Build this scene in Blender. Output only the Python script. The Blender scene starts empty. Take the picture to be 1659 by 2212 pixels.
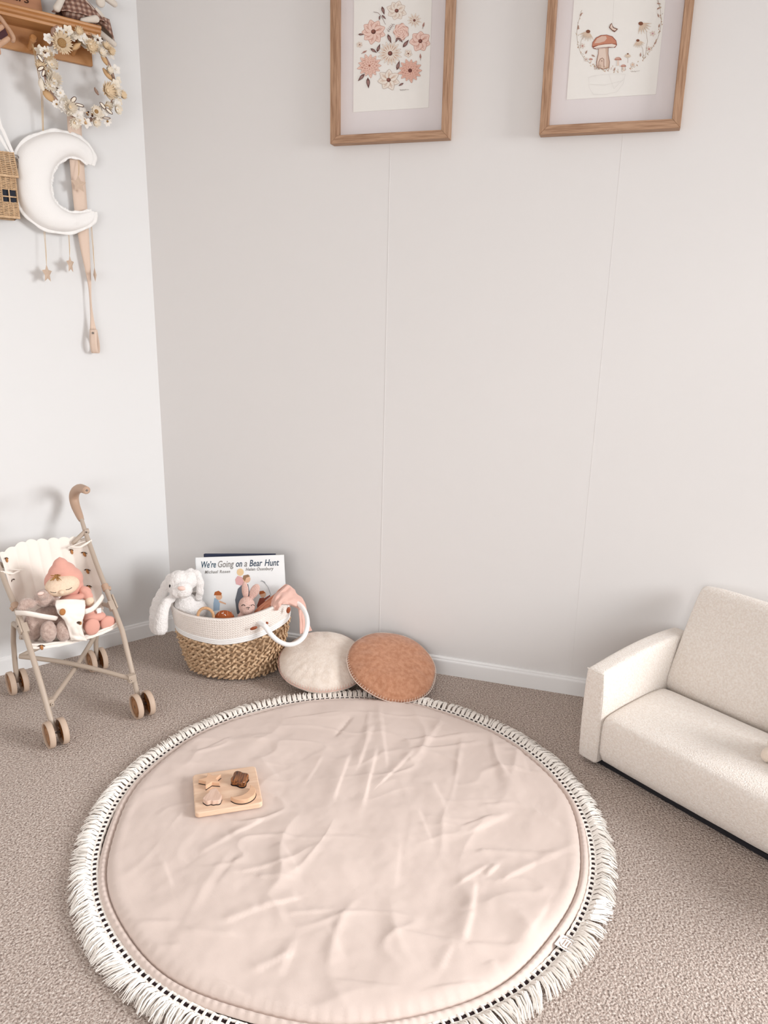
import bpy, math, random
import numpy as np
from mathutils import Vector, Matrix, Euler, noise
random.seed(7)
PI = math.pi
SC = bpy.context.scene
COL = SC.collection
R = math.radians

# ------------------------------------------------------------ camera
CH = 1.35                       # lens height above the carpet
FPX, CX, CY = 1610.0, 829.5, 1106.0
_p, _r = R(15), R(1.1)
FW = Vector((0, math.cos(_p), -math.sin(_p)))
_rt = Vector((1, 0, 0)); _up = _rt.cross(FW)
RT = math.cos(_r) * _rt + math.sin(_r) * _up
UP = -math.sin(_r) * _rt + math.cos(_r) * _up
EYE = Vector((0, 0, CH))
cd = bpy.data.cameras.new('camera'); cam = bpy.data.objects.new('camera', cd); COL.objects.link(cam)
cd.sensor_fit = 'HORIZONTAL'; cd.sensor_width = 36; cd.lens = FPX / 1659 * 36
cd.clip_start = 0.05
m3 = Matrix((RT, UP, -FW)).transposed()
cam.matrix_world = Matrix.Translation(EYE) @ m3.to_4x4()
SC.camera = cam

# ------------------------------------------------------------ light and exposure
SC.view_settings.view_transform = 'Standard'; SC.view_settings.look = 'None'
SC.view_settings.gamma = 1; SC.view_settings.exposure = 0.0
wd = bpy.data.worlds.new('daylight'); SC.world = wd; wd.use_nodes = True
wd.node_tree.nodes['Background'].inputs[0].default_value = (0.86, 0.93, 1.0, 1)
wd.node_tree.nodes['Background'].inputs[1].default_value = 1.2
def area(name, loc, target, sx, sy, power, col):
    l = bpy.data.lights.new(name, 'AREA'); l.shape = 'RECTANGLE'; l.size = sx; l.size_y = sy
    l.energy = power; l.color = col
    o = bpy.data.objects.new(name, l); COL.objects.link(o)
    o.location = loc
    d = (Vector(target) - Vector(loc)).normalized()
    o.rotation_euler = d.to_track_quat('-Z', 'Y').to_euler()
    return o
area('window_daylight', (5.0, 0.30, 2.2), (-0.3, 1.9, 1.0), 2.6, 2.0, 430, (0.97, 0.985, 1.0))
area('rear_fill_light', (-0.9, -2.2, 1.55), (-0.6, 2.0, 1.0), 2.3, 1.5, 47, (1.0, 0.99, 0.98))  # fill lamp added behind the camera, no known source there

# ------------------------------------------------------------ helpers
def lin(c):
    c = c / 255.0
    return c / 12.92 if c <= 0.04045 else ((c + 0.055) / 1.055) ** 2.4
def rgb(r, g, b): return (lin(r), lin(g), lin(b), 1)

def mat(name, col, rough=0.8, col2=None, nscale=40, bump=0.0, bscale=200, bdist=0.002, kind='noise',
        stretch=None, detail=3, spec=0.3, metal=0.0, sheen=0.0, cramp=(0.35, 0.65), trans=0.0, bdetail=2):
    m = bpy.data.materials.new(name); m.use_nodes = True
    nt = m.node_tree; b = nt.nodes['Principled BSDF']
    b.inputs['Base Color'].default_value = col; b.inputs['Roughness'].default_value = rough
    b.inputs['Specular IOR Level'].default_value = spec; b.inputs['Metallic'].default_value = metal
    b.inputs['Sheen Weight'].default_value = sheen
    if trans: b.inputs['Transmission Weight'].default_value = trans
    tc = nt.nodes.new('ShaderNodeTexCoord'); mp = nt.nodes.new('ShaderNodeMapping')
    nt.links.new(tc.outputs['Object'], mp.inputs[0])
    if stretch: mp.inputs['Scale'].default_value = stretch
    if col2 is not None:
        n = nt.nodes.new('ShaderNodeTexNoise'); n.inputs['Scale'].default_value = nscale; n.inputs['Detail'].default_value = detail
        nt.links.new(mp.outputs[0], n.inputs['Vector'])
        cr = nt.nodes.new('ShaderNodeValToRGB')
        cr.color_ramp.elements[0].position, cr.color_ramp.elements[1].position = cramp
        cr.color_ramp.elements[0].color = col; cr.color_ramp.elements[1].color = col2
        nt.links.new(n.outputs['Fac'], cr.inputs[0]); nt.links.new(cr.outputs[0], b.inputs['Base Color'])
    if bump:
        if kind == 'voronoi':
            v = nt.nodes.new('ShaderNodeTexVoronoi'); v.inputs['Scale'].default_value = bscale; out = v.outputs['Distance']
        else:
            v = nt.nodes.new('ShaderNodeTexNoise'); v.inputs['Scale'].default_value = bscale; v.inputs['Detail'].default_value = bdetail; out = v.outputs['Fac']
        nt.links.new(mp.outputs[0], v.inputs['Vector'])
        bp = nt.nodes.new('ShaderNodeBump'); bp.inputs['Strength'].default_value = bump; bp.inputs['Distance'].default_value = bdist
        nt.links.new(out, bp.inputs['Height']); nt.links.new(bp.outputs[0], b.inputs['Normal'])
    return m

def frame_of(d, hint=(0, 0, 1)):
    d = Vector(d).normalized(); h = Vector(hint)
    if abs(d.dot(h)) > 0.97: h = Vector((1, 0, 0))
    x = h.cross(d).normalized(); y = d.cross(x)
    return x, y, d

class MB:
    def __init__(s): s.v = []; s.f = []; s.m = []
    def add(s, vs, fs, mi=0):
        k = len(s.v); s.v += [tuple(v) for v in vs]
        for f in fs: s.f.append(tuple(i + k for i in f)); s.m.append(mi)
    def box(s, c, d, mi=0, M=None):
        c = Vector(c); vs = []
        for z in (-1, 1):
            for y in (-1, 1):
                for x in (-1, 1):
                    p = Vector((x * d[0] / 2, y * d[1] / 2, z * d[2] / 2))
                    vs.append((M @ p if M else p) + c)
        s.add(vs, [(0, 2, 3, 1), (4, 5, 7, 6), (0, 1, 5, 4), (2, 6, 7, 3), (0, 4, 6, 2), (1, 3, 7, 5)], mi)
    def tube(s, pts, r, seg=8, mi=0, cap=True, closed=False, flat=1.0, hint=(0, 0, 1)):
        pts = [Vector(p) for p in pts]; n = len(pts); vs = []
        rr = r if isinstance(r, (list, tuple)) else [r] * n
        px = None
        for i, p in enumerate(pts):
            a = pts[(i - 1) % n] if (closed or i > 0) else p
            b = pts[(i + 1) % n] if (closed or i < n - 1) else p
            d = (b - a)
            if d.length < 1e-9: d = Vector((0, 0, 1))
            d.normalize()
            if px is None: x, y, _ = frame_of(d, hint)
            else:
                x = px - d * px.dot(d)
                if x.length < 1e-6: x, y, _ = frame_of(d, hint)
                x.normalize(); y = d.cross(x)
            px = x
            for k in range(seg):
                t = 2 * PI * k / seg
                vs.append(p + x * (math.cos(t) * rr[i]) + y * (math.sin(t) * rr[i] * flat))
        fs = []
        for i in range(n if closed else n - 1):
            j = (i + 1) % n
            for k in range(seg):
                l = (k + 1) % seg
                fs.append((i * seg + k, i * seg + l, j * seg + l, j * seg + k))
        if cap and not closed:
            fs.append(tuple(range(seg))[::-1]); fs.append(tuple((n - 1) * seg + k for k in range(seg)))
        s.add(vs, fs, mi)
    def ell(s, c, r, rot=None, mi=0, nu=16, nv=10):
        if not isinstance(r, (tuple, list)): r = (r, r, r)
        c = Vector(c)
        M = rot if isinstance(rot, Matrix) else (Euler(rot).to_matrix() if rot else Matrix.Identity(3))
        vs = [M @ Vector((0, 0, r[2])) + c]
        for j in range(1, nv):
            t = PI * j / nv
            for i in range(nu):
                a = 2 * PI * i / nu
                vs.append(M @ Vector((r[0] * math.sin(t) * math.cos(a), r[1] * math.sin(t) * math.sin(a), r[2] * math.cos(t))) + c)
        vs.append(M @ Vector((0, 0, -r[2])) + c)
        fs = [(0, 1 + i, 1 + (i + 1) % nu) for i in range(nu)]
        for j in range(nv - 2):
            for i in range(nu):
                a = 1 + j * nu + i; b = 1 + j * nu + (i + 1) % nu
                fs.append((a, a + nu, b + nu, b))
        e = len(vs) - 1; o = 1 + (nv - 2) * nu
        fs += [(e, o + (i + 1) % nu, o + i) for i in range(nu)]
        s.add(vs, fs, mi)
    def limb(s, a, ra, b, rb, mi=0, k=7, nu=14):          # tapered capsule made of one swept tube with domed ends
        a = Vector(a); b = Vector(b); d = (b - a); L = d.length; d = d / max(L, 1e-6)
        pts = []; rr = []
        for i in range(5):
            t = PI / 2 * (i / 4.0)
            pts.append(a - d * ra * math.cos(t) * 0.999); rr.append(max(ra * math.sin(t), 1e-4))
        for i in range(1, k):
            t = i / k; pts.append(a.lerp(b, t)); rr.append(ra + (rb - ra) * t)
        for i in range(5):
            t = PI / 2 * (i / 4.0)
            pts.append(b + d * rb * math.sin(t)); rr.append(max(rb * math.cos(t), 1e-4))
        s.tube(pts, rr, nu, mi)
    def lathe(s, prof, M, seg=24, mi=0):                  # prof: (r, z) about local z
        vs = []; n = len(prof)
        for r_, z in prof:
            for k in range(seg):
                t = 2 * PI * k / seg
                vs.append(M @ Vector((r_ * math.cos(t), r_ * math.sin(t), z)))
        fs = []
        for i in range(n - 1):
            for k in range(seg):
                l = (k + 1) % seg
                fs.append((i * seg + k, i * seg + l, (i + 1) * seg + l, (i + 1) * seg + k))
        s.add(vs, fs, mi)
    def grid(s, fn, nu, nv, mi=0, closed=False):
        vs = [fn(i / (nu if closed else nu - 1), j / (nv - 1)) for j in range(nv) for i in range(nu)]
        fs = []
        for j in range(nv - 1):
            for i in range(nu if closed else nu - 1):
                k = (i + 1) % nu
                fs.append((j * nu + i, j * nu + k, (j + 1) * nu + k, (j + 1) * nu + i))
        s.add(vs, fs, mi)
    def poly(s, pts, mi=0): s.add(pts, [tuple(range(len(pts)))], mi)
    def prism(s, pts, off, mi=0, mi_side=None):           # polygon extruded along vector off
        n = len(pts); off = Vector(off); A = [Vector(p) for p in pts]; B = [p + off for p in A]
        s.add(A + B, [tuple(range(n))[::-1], tuple(range(n, 2 * n))], mi)
        s.add(A + B, [(i, (i + 1) % n, n + (i + 1) % n, n + i) for i in range(n)], mi if mi_side is None else mi_side)
    def build(s, name, mats, parent=None, smooth=True, angle=50, local=False, loc=None, mods=()):
        me = bpy.data.meshes.new(name)
        base = wm(parent) if parent else (Matrix.Translation(loc) if loc is not None else Matrix.Identity(4))
        inv = base.inverted()
        vs = [Vector(v) for v in s.v] if local else [inv @ Vector(v) for v in s.v]
        me.from_pydata([tuple(v) for v in vs], [], s.f)
        if not isinstance(mats, (list, tuple)): mats = [mats]
        for m in mats: me.materials.append(m)
        me.polygons.foreach_set('material_index', s.m)
        import bmesh
        bm = bmesh.new(); bm.from_mesh(me)
        bmesh.ops.remove_doubles(bm, verts=bm.verts, dist=1e-6)
        bmesh.ops.recalc_face_normals(bm, faces=bm.faces); bm.to_mesh(me); bm.free()
        if smooth:
            me.shade_smooth()
            if angle < 180: me.set_sharp_from_angle(angle=R(angle))
        o = bpy.data.objects.new(name, me); COL.objects.link(o)
        if parent: o.parent = parent
        elif loc is not None: o.location = loc
        for f in mods: f(o)
        return o

def wm(o):
    M = Matrix.Identity(4)
    while o is not None:
        M = Matrix.LocRotScale(o.location, o.rotation_euler, o.scale) @ M
        o = o.parent
    return M
def bevel(w, n=3, ang=40):
    def f(o):
        b = o.modifiers.new('bevel', 'BEVEL'); b.width = w; b.segments = n; b.limit_method = 'ANGLE'; b.angle_limit = R(ang)
    return f
def subd(n):
    def f(o):
        b = o.modifiers.new('subd', 'SUBSURF'); b.levels = n; b.render_levels = n
    return f
def solid(t, off=0):
    def f(o):
        b = o.modifiers.new('solid', 'SOLIDIFY'); b.thickness = t; b.offset = off
    return f
def fuse(v, smooth=6, fur=0.0, fscale=0.01):
    def f(o):
        b = o.modifiers.new('fuse', 'REMESH'); b.mode = 'VOXEL'; b.voxel_size = v; b.use_smooth_shade = True
        c = o.modifiers.new('soft', 'SMOOTH'); c.iterations = smooth; c.factor = 0.5
        if fur:
            t = bpy.data.textures.new('fur', 'CLOUDS'); t.noise_scale = fscale; t.noise_depth = 3
            d = o.modifiers.new('fur', 'DISPLACE'); d.texture = t; d.strength = fur; d.mid_level = 0.5; d.texture_coords = 'LOCAL'
    return f
def tag(o, label, cat, group=None, kind=None):
    o['label'] = label; o['category'] = cat
    if group: o['group'] = group
    if kind: o['kind'] = kind
    return o
def thing(name, label, cat, loc=(0, 0, 0), rz=0, group=None):
    o = bpy.data.objects.new(name, None); COL.objects.link(o); o.empty_display_size = 0.05
    o.location = loc; o.rotation_euler = (0, 0, rz)
    return tag(o, label, cat, group)
def struct(mb, name, mats, **k):
    o = mb.build(name, mats, **k); o['kind'] = 'structure'; return o

# ------------------------------------------------------------ rays through photo points, used to find real 3D places
def ray(x, y):
    return (FW + RT * ((x - CX) / FPX) - UP * ((y - CY) / FPX)).normalized()
def onplane(x, y, p0, n):
    d = ray(x, y); n = Vector(n); return EYE + d * (((Vector(p0) - EYE).dot(n)) / d.dot(n))
def flr(x, y, z=0.0): return onplane(x, y, (0, 0, z), (0, 0, 1))
def aty(x, y, Y): return onplane(x, y, (0, Y, 0), (0, 1, 0))

# walls: unit directions along the wall (u) and into the room (n)
C0 = Vector((-0.9197, 2.9848, 0))
UL = Vector((0.77227, 0.63530, 0)); NL = Vector((0.63530, -0.77227, 0))
UB = Vector((0.95527, -0.29574, 0)); NB = Vector((-0.29574, -0.95527, 0))
BOFF = -0.014                       # the back wall face behind its baseboard's face
def LW(s, z, off=0): return C0 + UL * s + NL * off + Vector((0, 0, z))
def BW(s, z, off=0): return C0 + UB * s + NB * (off + BOFF) + Vector((0, 0, z))
def onL(x, y, off=0):
    p = onplane(x, y, LW(0, 0, off), NL); return ((p - C0).dot(UL), p.z)
def onB(x, y, off=0):
    p = onplane(x, y, BW(0, 0, off), NB); return ((p - C0).dot(UB), p.z)
def pL(x, y, off=0): return onplane(x, y, LW(0, 0, off), NL)
def pB(x, y, off=0): return onplane(x, y, BW(0, 0, off), NB)

# ------------------------------------------------------------ materials
M_wallL = mat('wall_paint_white', rgb(228, 227, 226), 0.9, bump=0.05, bscale=120, bdist=0.001)
M_wallB = mat('wall_paint_back', rgb(227, 224, 222), 0.9, bump=0.05, bscale=120, bdist=0.001)
M_ceil = mat('ceiling_paint', rgb(240, 238, 236), 0.95)
M_trim = mat('trim_paint', rgb(240, 239, 238), 0.45, bump=0.03, bscale=60)
M_white_cloth = mat('white_cloth', rgb(243, 240, 237), 0.95, bump=0.35, bscale=300, bdist=0.001, sheen=0.2)
M_felt_cream = mat('cream_felt', rgb(226, 210, 196), 0.95, rgb(235, 222, 210), 60, bump=0.7, bscale=170, bdist=0.003, sheen=0.3, detail=5, bdetail=5)
M_felt_rust = mat('rust_felt', rgb(174, 120, 90), 0.95, rgb(194, 142, 112), 70, bump=0.7, bscale=170, bdist=0.003, sheen=0.25, detail=5, bdetail=5)
M_thread_pink = mat('pink_thread', rgb(234, 186, 172), 0.8)
M_thread_white = mat('white_thread', rgb(244, 226, 212), 0.8)
M_boucle = mat('boucle', rgb(234, 222, 211), 0.98, rgb(245, 237, 229), 170, bump=0.75, bscale=260, bdist=0.004, sheen=0.25, bdetail=3)
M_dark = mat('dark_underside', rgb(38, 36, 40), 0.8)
M_rope = mat('cotton_rope', rgb(240, 231, 224), 0.9, bump=0.5, bscale=500, bdist=0.001, sheen=0.1)
M_rope_white = mat('white_cotton', rgb(246, 244, 242), 0.9, bump=0.4, bscale=500, bdist=0.001)
M_grass = mat('seagrass', rgb(176, 140, 106), 0.65, rgb(222, 192, 158), 110, stretch=(1, 1, 1), bump=0.5, bscale=900, bdist=0.001)
M_leather = mat('tan_leather_toggle', rgb(150, 72, 34), 0.25, spec=0.6)
M_frame_oak = mat('oak_veneer', rgb(154, 118, 92), 0.55, rgb(186, 150, 122), 240, stretch=(1, 1, .06), bump=0.5, bscale=160, bdist=0.001)
M_frame_oakH = mat('oak_veneer_across', rgb(154, 118, 92), 0.55, rgb(186, 150, 122), 240, stretch=(.06, 1, 1), bump=0.5, bscale=160, bdist=0.001)
M_mount = mat('picture_mount', rgb(226, 219, 219), 0.8)
M_paper = mat('art_paper', rgb(238, 235, 230), 0.8)
M_tube = mat('stroller_tube', rgb(186, 169, 153), 0.4, spec=0.45)
M_handle = mat('stroller_handle', rgb(190, 160, 138), 0.5)
M_wheel = mat('stroller_wheel', rgb(198, 174, 154), 0.5)
M_hub = mat('stroller_hub', rgb(158, 114, 78), 0.4)
M_amber = mat('wheel_inside', rgb(142, 88, 42), 0.3, spec=0.5)
M_metal = mat('metal', rgb(120, 110, 104), 0.3, metal=0.9)
M_seatcloth = mat('stroller_cloth', rgb(246, 236, 226), 0.9, bump=0.25, bscale=120, bdist=0.002, sheen=0.1)
M_brown_print = mat('brown_print', rgb(178, 122, 74), 0.9)
M_darkleaf = mat('dark_leaf_print', rgb(84, 62, 50), 0.9)
M_fur_grey = mat('taupe_fur', rgb(184, 156, 144), 1.0, rgb(206, 182, 170), 90, bump=1.0, bscale=260, bdist=0.004, sheen=0.5, bdetail=5)
M_fur_white = mat('white_fur', rgb(244, 239, 236), 1.0, bump=1.0, bscale=200, bdist=0.004, sheen=0.4, bdetail=5)
M_pink = mat('pink_jersey', rgb(222, 164, 148), 0.9, bump=0.2, bscale=400, bdist=0.001, sheen=0.2)
M_pinklight = mat('pale_pink', rgb(240, 208, 196), 0.9)
M_skin = mat('doll_skin', rgb(238, 214, 188), 0.9, rgb(232, 204, 178), 200, bump=0.15, bscale=500, bdist=0.001)
M_hair = mat('doll_hair', rgb(160, 116, 68), 0.9, bump=0.8, bscale=300, bdist=0.002)
M_black = mat('black_thread', rgb(40, 34, 34), 0.7)
M_crochet = mat('pink_crochet', rgb(216, 174, 162), 0.95, rgb(232, 200, 188), 300, bump=0.8, bscale=420, bdist=0.002, kind='voronoi')
M_rattan = mat('rattan_wrap', rgb(204, 158, 116), 0.6, rgb(222, 182, 142), 200, bump=0.5, bscale=300)
M_rust = mat('rust_fabric', rgb(160, 84, 44), 0.95)
M_muslin = mat('pink_muslin', rgb(228, 186, 172), 0.95, bump=0.4, bscale=300, bdist=0.001, sheen=0.1)
M_muslin_brown = mat('terracotta_muslin', rgb(200, 134, 106), 0.95, bump=0.4, bscale=300, bdist=0.001)
M_book = mat('book_cover_white', rgb(246, 247, 247), 0.35)
M_navy = mat('book_cover_navy', rgb(44, 50, 74), 0.4)
M_grey_cover = mat('book_cover_grey', rgb(150, 150, 166), 0.5)
M_page = mat('pages', rgb(238, 232, 224), 0.8)
M_pine = mat('pine', rgb(168, 112, 62), 0.4, rgb(196, 142, 90), 26, stretch=(.14, 1, 1), bump=0.1, bscale=200, spec=0.5)
M_plaque = mat('plaque_wood', rgb(172, 122, 92), 0.7, rgb(182, 132, 100), 60, stretch=(.12, 1, 1))
M_ink = mat('burnt_ink', rgb(70, 44, 32), 0.9)
M_maple = mat('puzzle_board_wood', rgb(224, 188, 160), 0.5, rgb(234, 204, 178), 90, stretch=(.12, 1, 1), bump=0.05, bscale=300)
M_beech = mat('puzzle_beech', rgb(216, 172, 140), 0.5, rgb(224, 184, 152), 140, stretch=(.14, 1, 1))
M_ash = mat('puzzle_ash', rgb(224, 194, 176), 0.5, rgb(212, 178, 158), 200, stretch=(1, .12, 1))
M_walnut = mat('puzzle_walnut', rgb(70, 36, 18), 0.2, rgb(150, 92, 48), 170, stretch=(1, .1, 1), spec=0.6, cramp=(0.4, 0.6))
M_wicker = mat('wicker', rgb(198, 164, 128), 0.6, rgb(220, 188, 152), 120, bump=0.4, bscale=500)
M_glassdark = mat('dark_lining', rgb(26, 30, 44), 0.6)
M_strap = mat('leather_strap', rgb(226, 202, 184), 0.7, bump=0.15, bscale=300, bdist=0.001)
M_wooden = mat('pale_toy_wood', rgb(196, 156, 128), 0.6, rgb(206, 168, 140), 60, stretch=(.2, 1, 1))
M_maroon = mat('maroon_paint', rgb(70, 36, 40), 0.6)
M_petal = mat('dried_petal_cream', rgb(240, 229, 212), 0.9)
M_petal_white = mat('dried_petal_white', rgb(242, 236, 228), 0.9)
M_straw = mat('dried_straw', rgb(232, 210, 178), 0.9)
M_leafd = mat('dried_leaf', rgb(214, 176, 132), 0.9)
M_leafp = mat('preserved_leaf_mauve', rgb(176, 146, 130), 0.9)
M_centre = mat('flower_centre', rgb(150, 112, 70), 0.95, rgb(180, 146, 100), 400, bump=0.8, bscale=600)
M_centre_dark = mat('flower_centre_dark', rgb(84, 52, 40), 0.95)
M_cord = mat('gold_cord', rgb(206, 176, 134), 0.8)
M_star = mat('felt_star', rgb(206, 182, 162), 0.95, bump=0.4, bscale=400, bdist=0.001)
M_tassel = mat('cotton_fringe', rgb(250, 243, 235), 0.95)
M_gap_dark = mat('dark_gap_cross', rgb(48, 32, 34), 0.9)
M_doll_linen = mat('doll_linen', rgb(222, 212, 200), 0.95, bump=0.3, bscale=500, bdist=0.001)
M_grey_leather = mat('doll_lining', rgb(138, 120, 106), 0.9)
# ------------------------------------------------------------ special materials
def carpet_mat():
    m = bpy.data.materials.new('carpet_pile'); m.use_nodes = True; nt = m.node_tree; b = nt.nodes['Principled BSDF']
    b.inputs['Roughness'].default_value = 1; b.inputs['Specular IOR Level'].default_value = 0.1
    N = nt.nodes.new; L = nt.links.new
    tc = N('ShaderNodeTexCoord')
    n1 = N('ShaderNodeTexNoise'); n1.inputs['Scale'].default_value = 190; n1.inputs['Detail'].default_value = 4; n1.inputs['Roughness'].default_value = 0.7
    n2 = N('ShaderNodeTexVoronoi'); n2.inputs['Scale'].default_value = 170
    n3 = N('ShaderNodeTexNoise'); n3.inputs['Scale'].default_value = 9; n3.inputs['Detail'].default_value = 2
    for n in (n1, n2, n3): L(tc.outputs['Object'], n.inputs['Vector'])
    cr = N('ShaderNodeValToRGB'); e = cr.color_ramp.elements
    e[0].position = 0.30; e[0].color = rgb(96, 76, 66); e[1].position = 0.64; e[1].color = rgb(246, 234, 224)
    k = e.new(0.48); k.color = rgb(204, 184, 172)
    L(n1.outputs['Fac'], cr.inputs[0])
    mx = N('ShaderNodeMixRGB'); mx.blend_type = 'MULTIPLY'; mx.inputs[0].default_value = 0.04
    L(cr.outputs[0], mx.inputs[1]); L(n3.outputs['Fac'], mx.inputs[2])
    L(mx.outputs[0], b.inputs['Base Color'])
    ad = N('ShaderNodeMath'); ad.operation = 'SUBTRACT'; L(n1.outputs['Fac'], ad.inputs[0]); L(n2.outputs['Distance'], ad.inputs[1])
    bp = N('ShaderNodeBump'); bp.inputs['Strength'].default_value = 1.0; bp.inputs['Distance'].default_value = 0.006
    L(ad.outputs[0], bp.inputs['Height']); L(bp.outputs[0], b.inputs['Normal'])
    return m
M_carpet = carpet_mat()
def gingham_mat():
    m = bpy.data.materials.new('gingham'); m.use_nodes = True; nt = m.node_tree; b = nt.nodes['Principled BSDF']
    b.inputs['Roughness'].default_value = 0.95
    N = nt.nodes.new; L = nt.links.new
    tc = N('ShaderNodeTexCoord'); sp = N('ShaderNodeSeparateXYZ'); L(tc.outputs['Object'], sp.inputs[0])
    out = []
    for ax in ('X', 'Z'):
        a = N('ShaderNodeMath'); a.operation = 'MULTIPLY'; a.inputs[1].default_value = 62; L(sp.outputs[ax], a.inputs[0])
        f = N('ShaderNodeMath'); f.operation = 'FRACT'; L(a.outputs[0], f.inputs[0])
        g = N('ShaderNodeMath'); g.operation = 'GREATER_THAN'; g.inputs[1].default_value = 0.5; L(f.outputs[0], g.inputs[0]); out.append(g)
    s = N('ShaderNodeMath'); s.operation = 'ADD'; L(out[0].outputs[0], s.inputs[0]); L(out[1].outputs[0], s.inputs[1])
    h = N('ShaderNodeMath'); h.operation = 'MULTIPLY'; h.inputs[1].default_value = 0.5; L(s.outputs[0], h.inputs[0])
    cr = N('ShaderNodeValToRGB'); cr.color_ramp.interpolation = 'CONSTANT'; e = cr.color_ramp.elements
    e[0].color = rgb(188, 160, 144); e[1].position = 0.75; e[1].color = rgb(112, 80, 70)
    k = e.new(0.3); k.color = rgb(146, 110, 94)
    L(h.outputs[0], cr.inputs[0]); L(cr.outputs[0], b.inputs['Base Color'])
    return m
M_gingham = gingham_mat()
M_quilt = mat('quilt_cotton', rgb(217, 199, 189), 0.95, bump=0.3, bscale=700, bdist=0.0008, sheen=0.15)

# ------------------------------------------------------------ setting
nlk = (C0 + NB * BOFF); 
def isect(p, u, q, w):
    A = np.array([[u.x, -w.x], [u.y, -w.y]]); s = np.linalg.solve(A, [q.x - p.x, q.y - p.y]); return p + u * float(s[0])
CORN = isect(C0, UL, nlk, UB)
XR, YR, XL = 2.70, -2.0, -3.2
back_end = isect(CORN, UB, Vector((XR, 0, 0)), Vector((0, 1, 0)))
left_end = isect(CORN, UL, Vector((XL, 0, 0)), Vector((0, 1, 0)))
HT = 2.55
foot = [CORN, back_end, Vector((XR, YR, 0)), Vector((XL, YR, 0)), left_end]
mb = MB(); mb.prism([p - Vector((0, 0, 0.1)) for p in foot][::-1], (0, 0, 0.1)); struct(mb, 'floor', M_carpet, smooth=False)
mb = MB(); mb.prism([p + Vector((0, 0, HT)) for p in foot], (0, 0, 0.1)); struct(mb, 'ceiling', M_ceil, smooth=False)
def wall(name, a, b, outn, m, z0=0, z1=HT, t=0.12):
    mb = MB(); a = Vector((a.x, a.y, z0)); b = Vector((b.x, b.y, z0))
    mb.prism([a, b, b + Vector((0, 0, z1 - z0)), a + Vector((0, 0, z1 - z0))], outn * t); return struct(mb, name, m, smooth=False)
wall('wall_left', left_end, CORN, -NL, M_wallL)
# back wall, with the thin raised joints of its lining paper
mb = MB(); mb.prism([CORN, back_end, back_end + Vector((0, 0, HT)), CORN + Vector((0, 0, HT))], -NB * 0.12)
for s, rr in ((onB(840, 400)[0], .0010), (onB(1340, 330)[0], .0005)):
    mb.tube([BW(s - 0.004, 0.07, 0.0), BW(s, 1.0, 0.0), BW(s + 0.003, 1.9, 0), BW(s + 0.003, HT, 0)], rr, 6)
struct(mb, 'wall_back', M_wallB, smooth=False)
wall('wall_side', Vector((XL, YR, 0)), left_end, Vector((-1, 0, 0)), M_wallL)
# right wall with its window opening
def wall_hole(name, X0, X1, fixed, axis, outn, h0, h1, z0, z1, m):
    mb = MB()
    def P(s, z): return Vector((fixed, s, z)) if axis == 'y' else Vector((s, fixed, z))
    for (a, b, c, d) in ((X0, h0, 0, HT), (h1, X1, 0, HT), (h0, h1, 0, z0), (h0, h1, z1, HT)):
        mb.prism([P(a, c), P(b, c), P(b, d), P(a, d)], outn * 0.12)
    return struct(mb, name, m, smooth=False)
wall_hole('wall_right', YR, back_end.y, XR, 'y', Vector((1, 0, 0)), -0.8, 1.52, 0.50, 2.30, M_wallL)
wall_hole('wall_rear', XL, XR, YR, 'x', Vector((0, -1, 0)), -2.1, 0.3, 0.75, 2.25, M_wallL)  # opening added to let the rear fill lamp in
def window(name, P, h0, h1, z0, z1):
    mb = MB()
    for (a, b, c, d) in ((h0, h0 + .05, z0, z1), (h1 - .05, h1, z0, z1), (h0, h1, z0, z0 + .05), (h0, h1, z1 - .05, z1), ((h0 + h1) / 2 - .02, (h0 + h1) / 2 + .02, z0, z1)):
        q = [P(a, c, 0), P(b, c, 0), P(b, d, 0), P(a, d, 0)]
        mb.prism(q, P(a, c, 0.05) - P(a, c, 0))
    struct(mb, name, M_trim, smooth=False)
window('window_1', lambda s, z, o: Vector((XR + 0.05 + o, s, z)), -0.8, 1.52, 0.50, 2.30)
window('fill_opening_frame', lambda s, z, o: Vector((s, YR - 0.05 - o, z)), -2.1, 0.3, 0.75, 2.25)  # unseen frame added round the opening of the fill lamp
# baseboards: flat board with a rounded top
def baseboard(name, a, b, n, h, t):
    mb = MB(); prof = [(0, 0), (t, 0), (t, h - 0.016), (t - 0.001, h - 0.012), (t - 0.004, h - 0.009), (t - 0.0045, h - 0.004), (t - 0.008, h), (0, h)]
    A = [a + n * x + Vector((0, 0, z)) for x, z in prof]; B = [b + n * x + Vector((0, 0, z)) for x, z in prof]; k = len(prof)
    mb.add(A + B, [(i, (i + 1) % k, k + (i + 1) % k, k + i) for i in range(k)] + [tuple(range(k)), tuple(range(k, 2 * k))])
    struct(mb, name, M_trim, smooth=False)
baseboard('baseboard_left', left_end, CORN, NL, 0.070, 0.012)
baseboard('baseboard_back', CORN, back_end, NB, 0.070, 0.014)

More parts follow.
